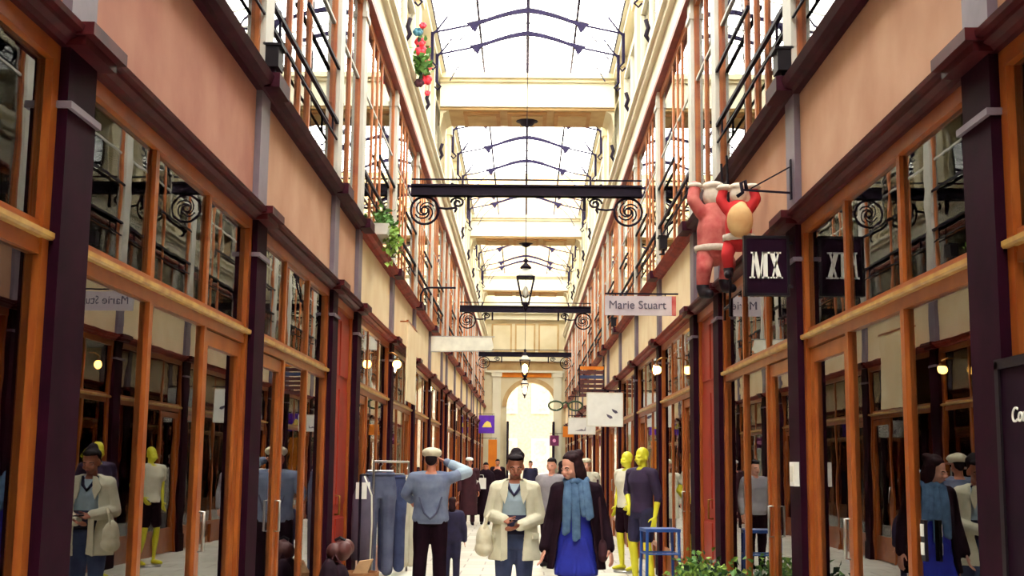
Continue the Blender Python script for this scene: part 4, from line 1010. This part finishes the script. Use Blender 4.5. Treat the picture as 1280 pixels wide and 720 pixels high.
# soft red cloth figures hung on the cornice
def cloth_figure(label, x, y, z, rz, k, body_m, sack):
    t = thing('cloth_figure', label, 'ornament', (x, y, z), rz)
    m = MB(); S = lambda *p: V3(*p) * k
    m.chain([S(0, 0, .42), S(0, .0, .62), S(0, 0, .78)], [.15 * k, .16 * k, .11 * k])
    for sg in (-1, 1): m.chain([S(sg * .12, 0, .76), S(sg * .2, .02, .88), S(sg * .16, .06, 1.02)], [.065 * k, .06 * k, .055 * k])
    obj('jacket', remesh(m, .014, 3), body_m, t)
    m = MB(); m.chain([S(-.08, 0, .40), S(-.13, -.05, .24), S(-.12, .0, .10)], [.09 * k, .075 * k, .06 * k]); m.chain([S(.08, 0, .40), S(.1, -.08, .30), S(.1, -.02, .16)], [.09 * k, .075 * k, .06 * k])
    obj('trousers', remesh(m, .014, 3), body_m, t)
    for sg, p in ((-1, (-.12, -.02, .02)), (1, (.1, -.04, .08))):
        b = MB(); b.chain([S(p[0], p[1] + .02, p[2] + .06), S(p[0], p[1], p[2])], [.062 * k, .055 * k]); b.cap(S(*p), .055 * k, S(p[0], p[1] - .1, p[2] - .02), .045 * k); obj('boot', remesh(b, .012, 2), 'black_paint', t)
        obj('cuff', MB().lathe([(.05, -.02), (.075, 0), (.05, .03)], 12, S(sg * .155, .06, 1.02)), 'trim_fleece', t, smooth=True)
    obj('hem', MB().lathe([(.12 * k, -.03), (.178 * k, -.02), (.182 * k, .025), (.14 * k, .035)], 16, S(0, 0, .43)), 'trim_fleece', t, smooth=True)
    m = MB(); m.ell(S(0, 0, .93), (.1 * k, .1 * k, .11 * k)); m.ell(S(0, .0, 1.02), (.11 * k, .11 * k, .05 * k)); obj('hood', remesh(m, .014, 2), 'trim_fleece', t)
    if sack:
        m = MB(); m.ell(S(.02, -.17, .6), (.15 * k, .12 * k, .2 * k)); m.ell(S(.04, -.14, .75), (.07 * k, .07 * k, .08 * k)); obj('sack', remesh(m, .014, 3), sack, t)
    return t
cloth_figure('larger faded red and white stuffed cloth figure clinging to the wall', 1.69, 11.0, 3.06, .35, .98, 'red_pale_cloth', None)
cloth_figure('smaller bright red stuffed cloth figure with tan sack by the MX sign', 1.775, 10.2, 3.12, -.2, .74, 'red_cloth', 'sack')
t = thing('rope_ladder', 'dark rope ladder hanging under the red cloth figures', 'ladder', (1.8, 11.0, 2.86))
for y in (-.15, .15): obj('rope', MB().tube([(0, y, 0), (.01, y, .7), (-.01, y, 1.45)], .012, 6), 'black_paint', t)
for q in range(5): obj('rung', MB().tube([(0, -.15, .1 + .28 * q), (0, .15, .1 + .28 * q)], .014, 6), 'black_paint', t)

# ------------------------------------------------------------------ things seen behind the shop glass
def pendant(x, y, z, label):
    t = thing('pendant_lamp', label, 'lamp', (x, y, z), 0, 'bulbs glowing inside the shop')
    obj('bulb', MB().lathe([(.008, -.06), (.035, -.04), (.042, 0), (.03, .04), (.016, .07), (.016, .09)], 12), 'lamp_glow', t, smooth=True)
    obj('socket', MB().lathe([(.02, .09), (.02, .14), (.008, .15)], 10), 'brass', t); obj('cord', MB().bar((0, 0, .14), (0, 0, 3.29 - z), .008), 'black_paint', t)
pendant(2.6, 6.95, 2.85, 'bare glowing bulb hanging inside the shop, lower one behind transom pane')
pendant(2.7, 6.1, 3.0, 'bare glowing bulb hanging inside the shop, closer to the dark pilaster')
t = thing('desk_lamp', 'lit desk lamp with white shade inside the shop behind large pane', 'lamp', (2.75, 6.75, .9))
obj('base', MB().lathe([(.09, 0), (.09, .02), (.02, .03)], 14), 'brass', t); obj('arm', MB().tube([(0, 0, .02), (.02, 0, .4), (0, -.1, .62), (-.05, -.16, .66)], .01, 6), 'brass', t)
obj('shade', MB().lathe([(.09, -.08), (.05, .02), (.03, .05)], 14, (-.05, -.18, .64)), 'lamp_glow', t, smooth=True)
t = thing('counter_table', 'wooden counter table inside the shop behind large pane', 'table', (2.85, 6.5, 0))
obj('top', B(-.35, .35, -.75, .75, .84, .9), 'shop_floor', t)
for x in (-.3, .3):
    for y in (-.7, .7): obj('leg', B(x - .03, x + .03, y - .03, y + .03, .02, .84), 'shop_floor', t)
t = thing('tote_bag', 'cream tote bag standing on the counter inside the shop', 'bag', (2.62, 5.95, .9))
obj('body', MB().prism([(-.16, 0), (.16, 0), (.18, .3), (-.18, .3)], 'x', -.05, .05), 'sack', t); obj('handle', MB().tube([(0, -.08, .3), (0, -.06, .42), (0, .06, .42), (0, .08, .3)], .01, 6), 'sack', t)
def dress_form(x, y, m_, label):
    t = thing('dress_form', label, 'dress form', (x, y, 0), 0)
    g = Fig(1.66, True)
    obj('torso', MB().loft([(0, 0, .62, .2, .15), (0, 0, .9, .17, .12), (0, 0, 1.03, .13, .1), (0, 0, 1.25, .165, .12), (0, 0, 1.38, .14, .085), (0, 0, 1.44, .05, .05), (0, 0, 1.5, .045, .045)], 20), m_, t, smooth=True)
    obj('pole', MB().tube([(0, 0, .03), (0, 0, .7)], .02, 8), 'iron', t); obj('base', MB().lathe([(.18, .02), (.18, .04), (.04, .07)], 16), 'iron', t)
dress_form(-2.8, 6.0, 'cloth_white', 'dress form in white inside the shop behind the first large pane')
dress_form(-2.9, 7.0, 'denim_grey', 'dress form in grey-blue inside the shop behind the second pane')
dress_form(-2.7, 10.6, 'denim_grey', 'dress form in blue inside the shop before the red door')
dress_form(2.8, 10.8, 'cloth_white', 'dress form in white inside the shop behind the planters')
t = thing('window_poster', 'tall pale poster with dark figures in the shop door below the MX sign', 'poster', (2.13, 9.75, .72))
obj('sheet', B(-.004, .004, -.38, .38, 0, 1.35), 'off_white', t)
for q, (y0, y1, z0, z1) in enumerate(((-.3, .3, .02, .05), (-.3, -.25, .05, .7), (.25, .3, .05, .7), (-.08, .0, .15, .62), (.06, .12, .15, .6), (-.3, .3, .7, .73))):
    obj('print_mark', B(-.007, -.003, y0, y1, z0, z1), 'ink_grey', t)
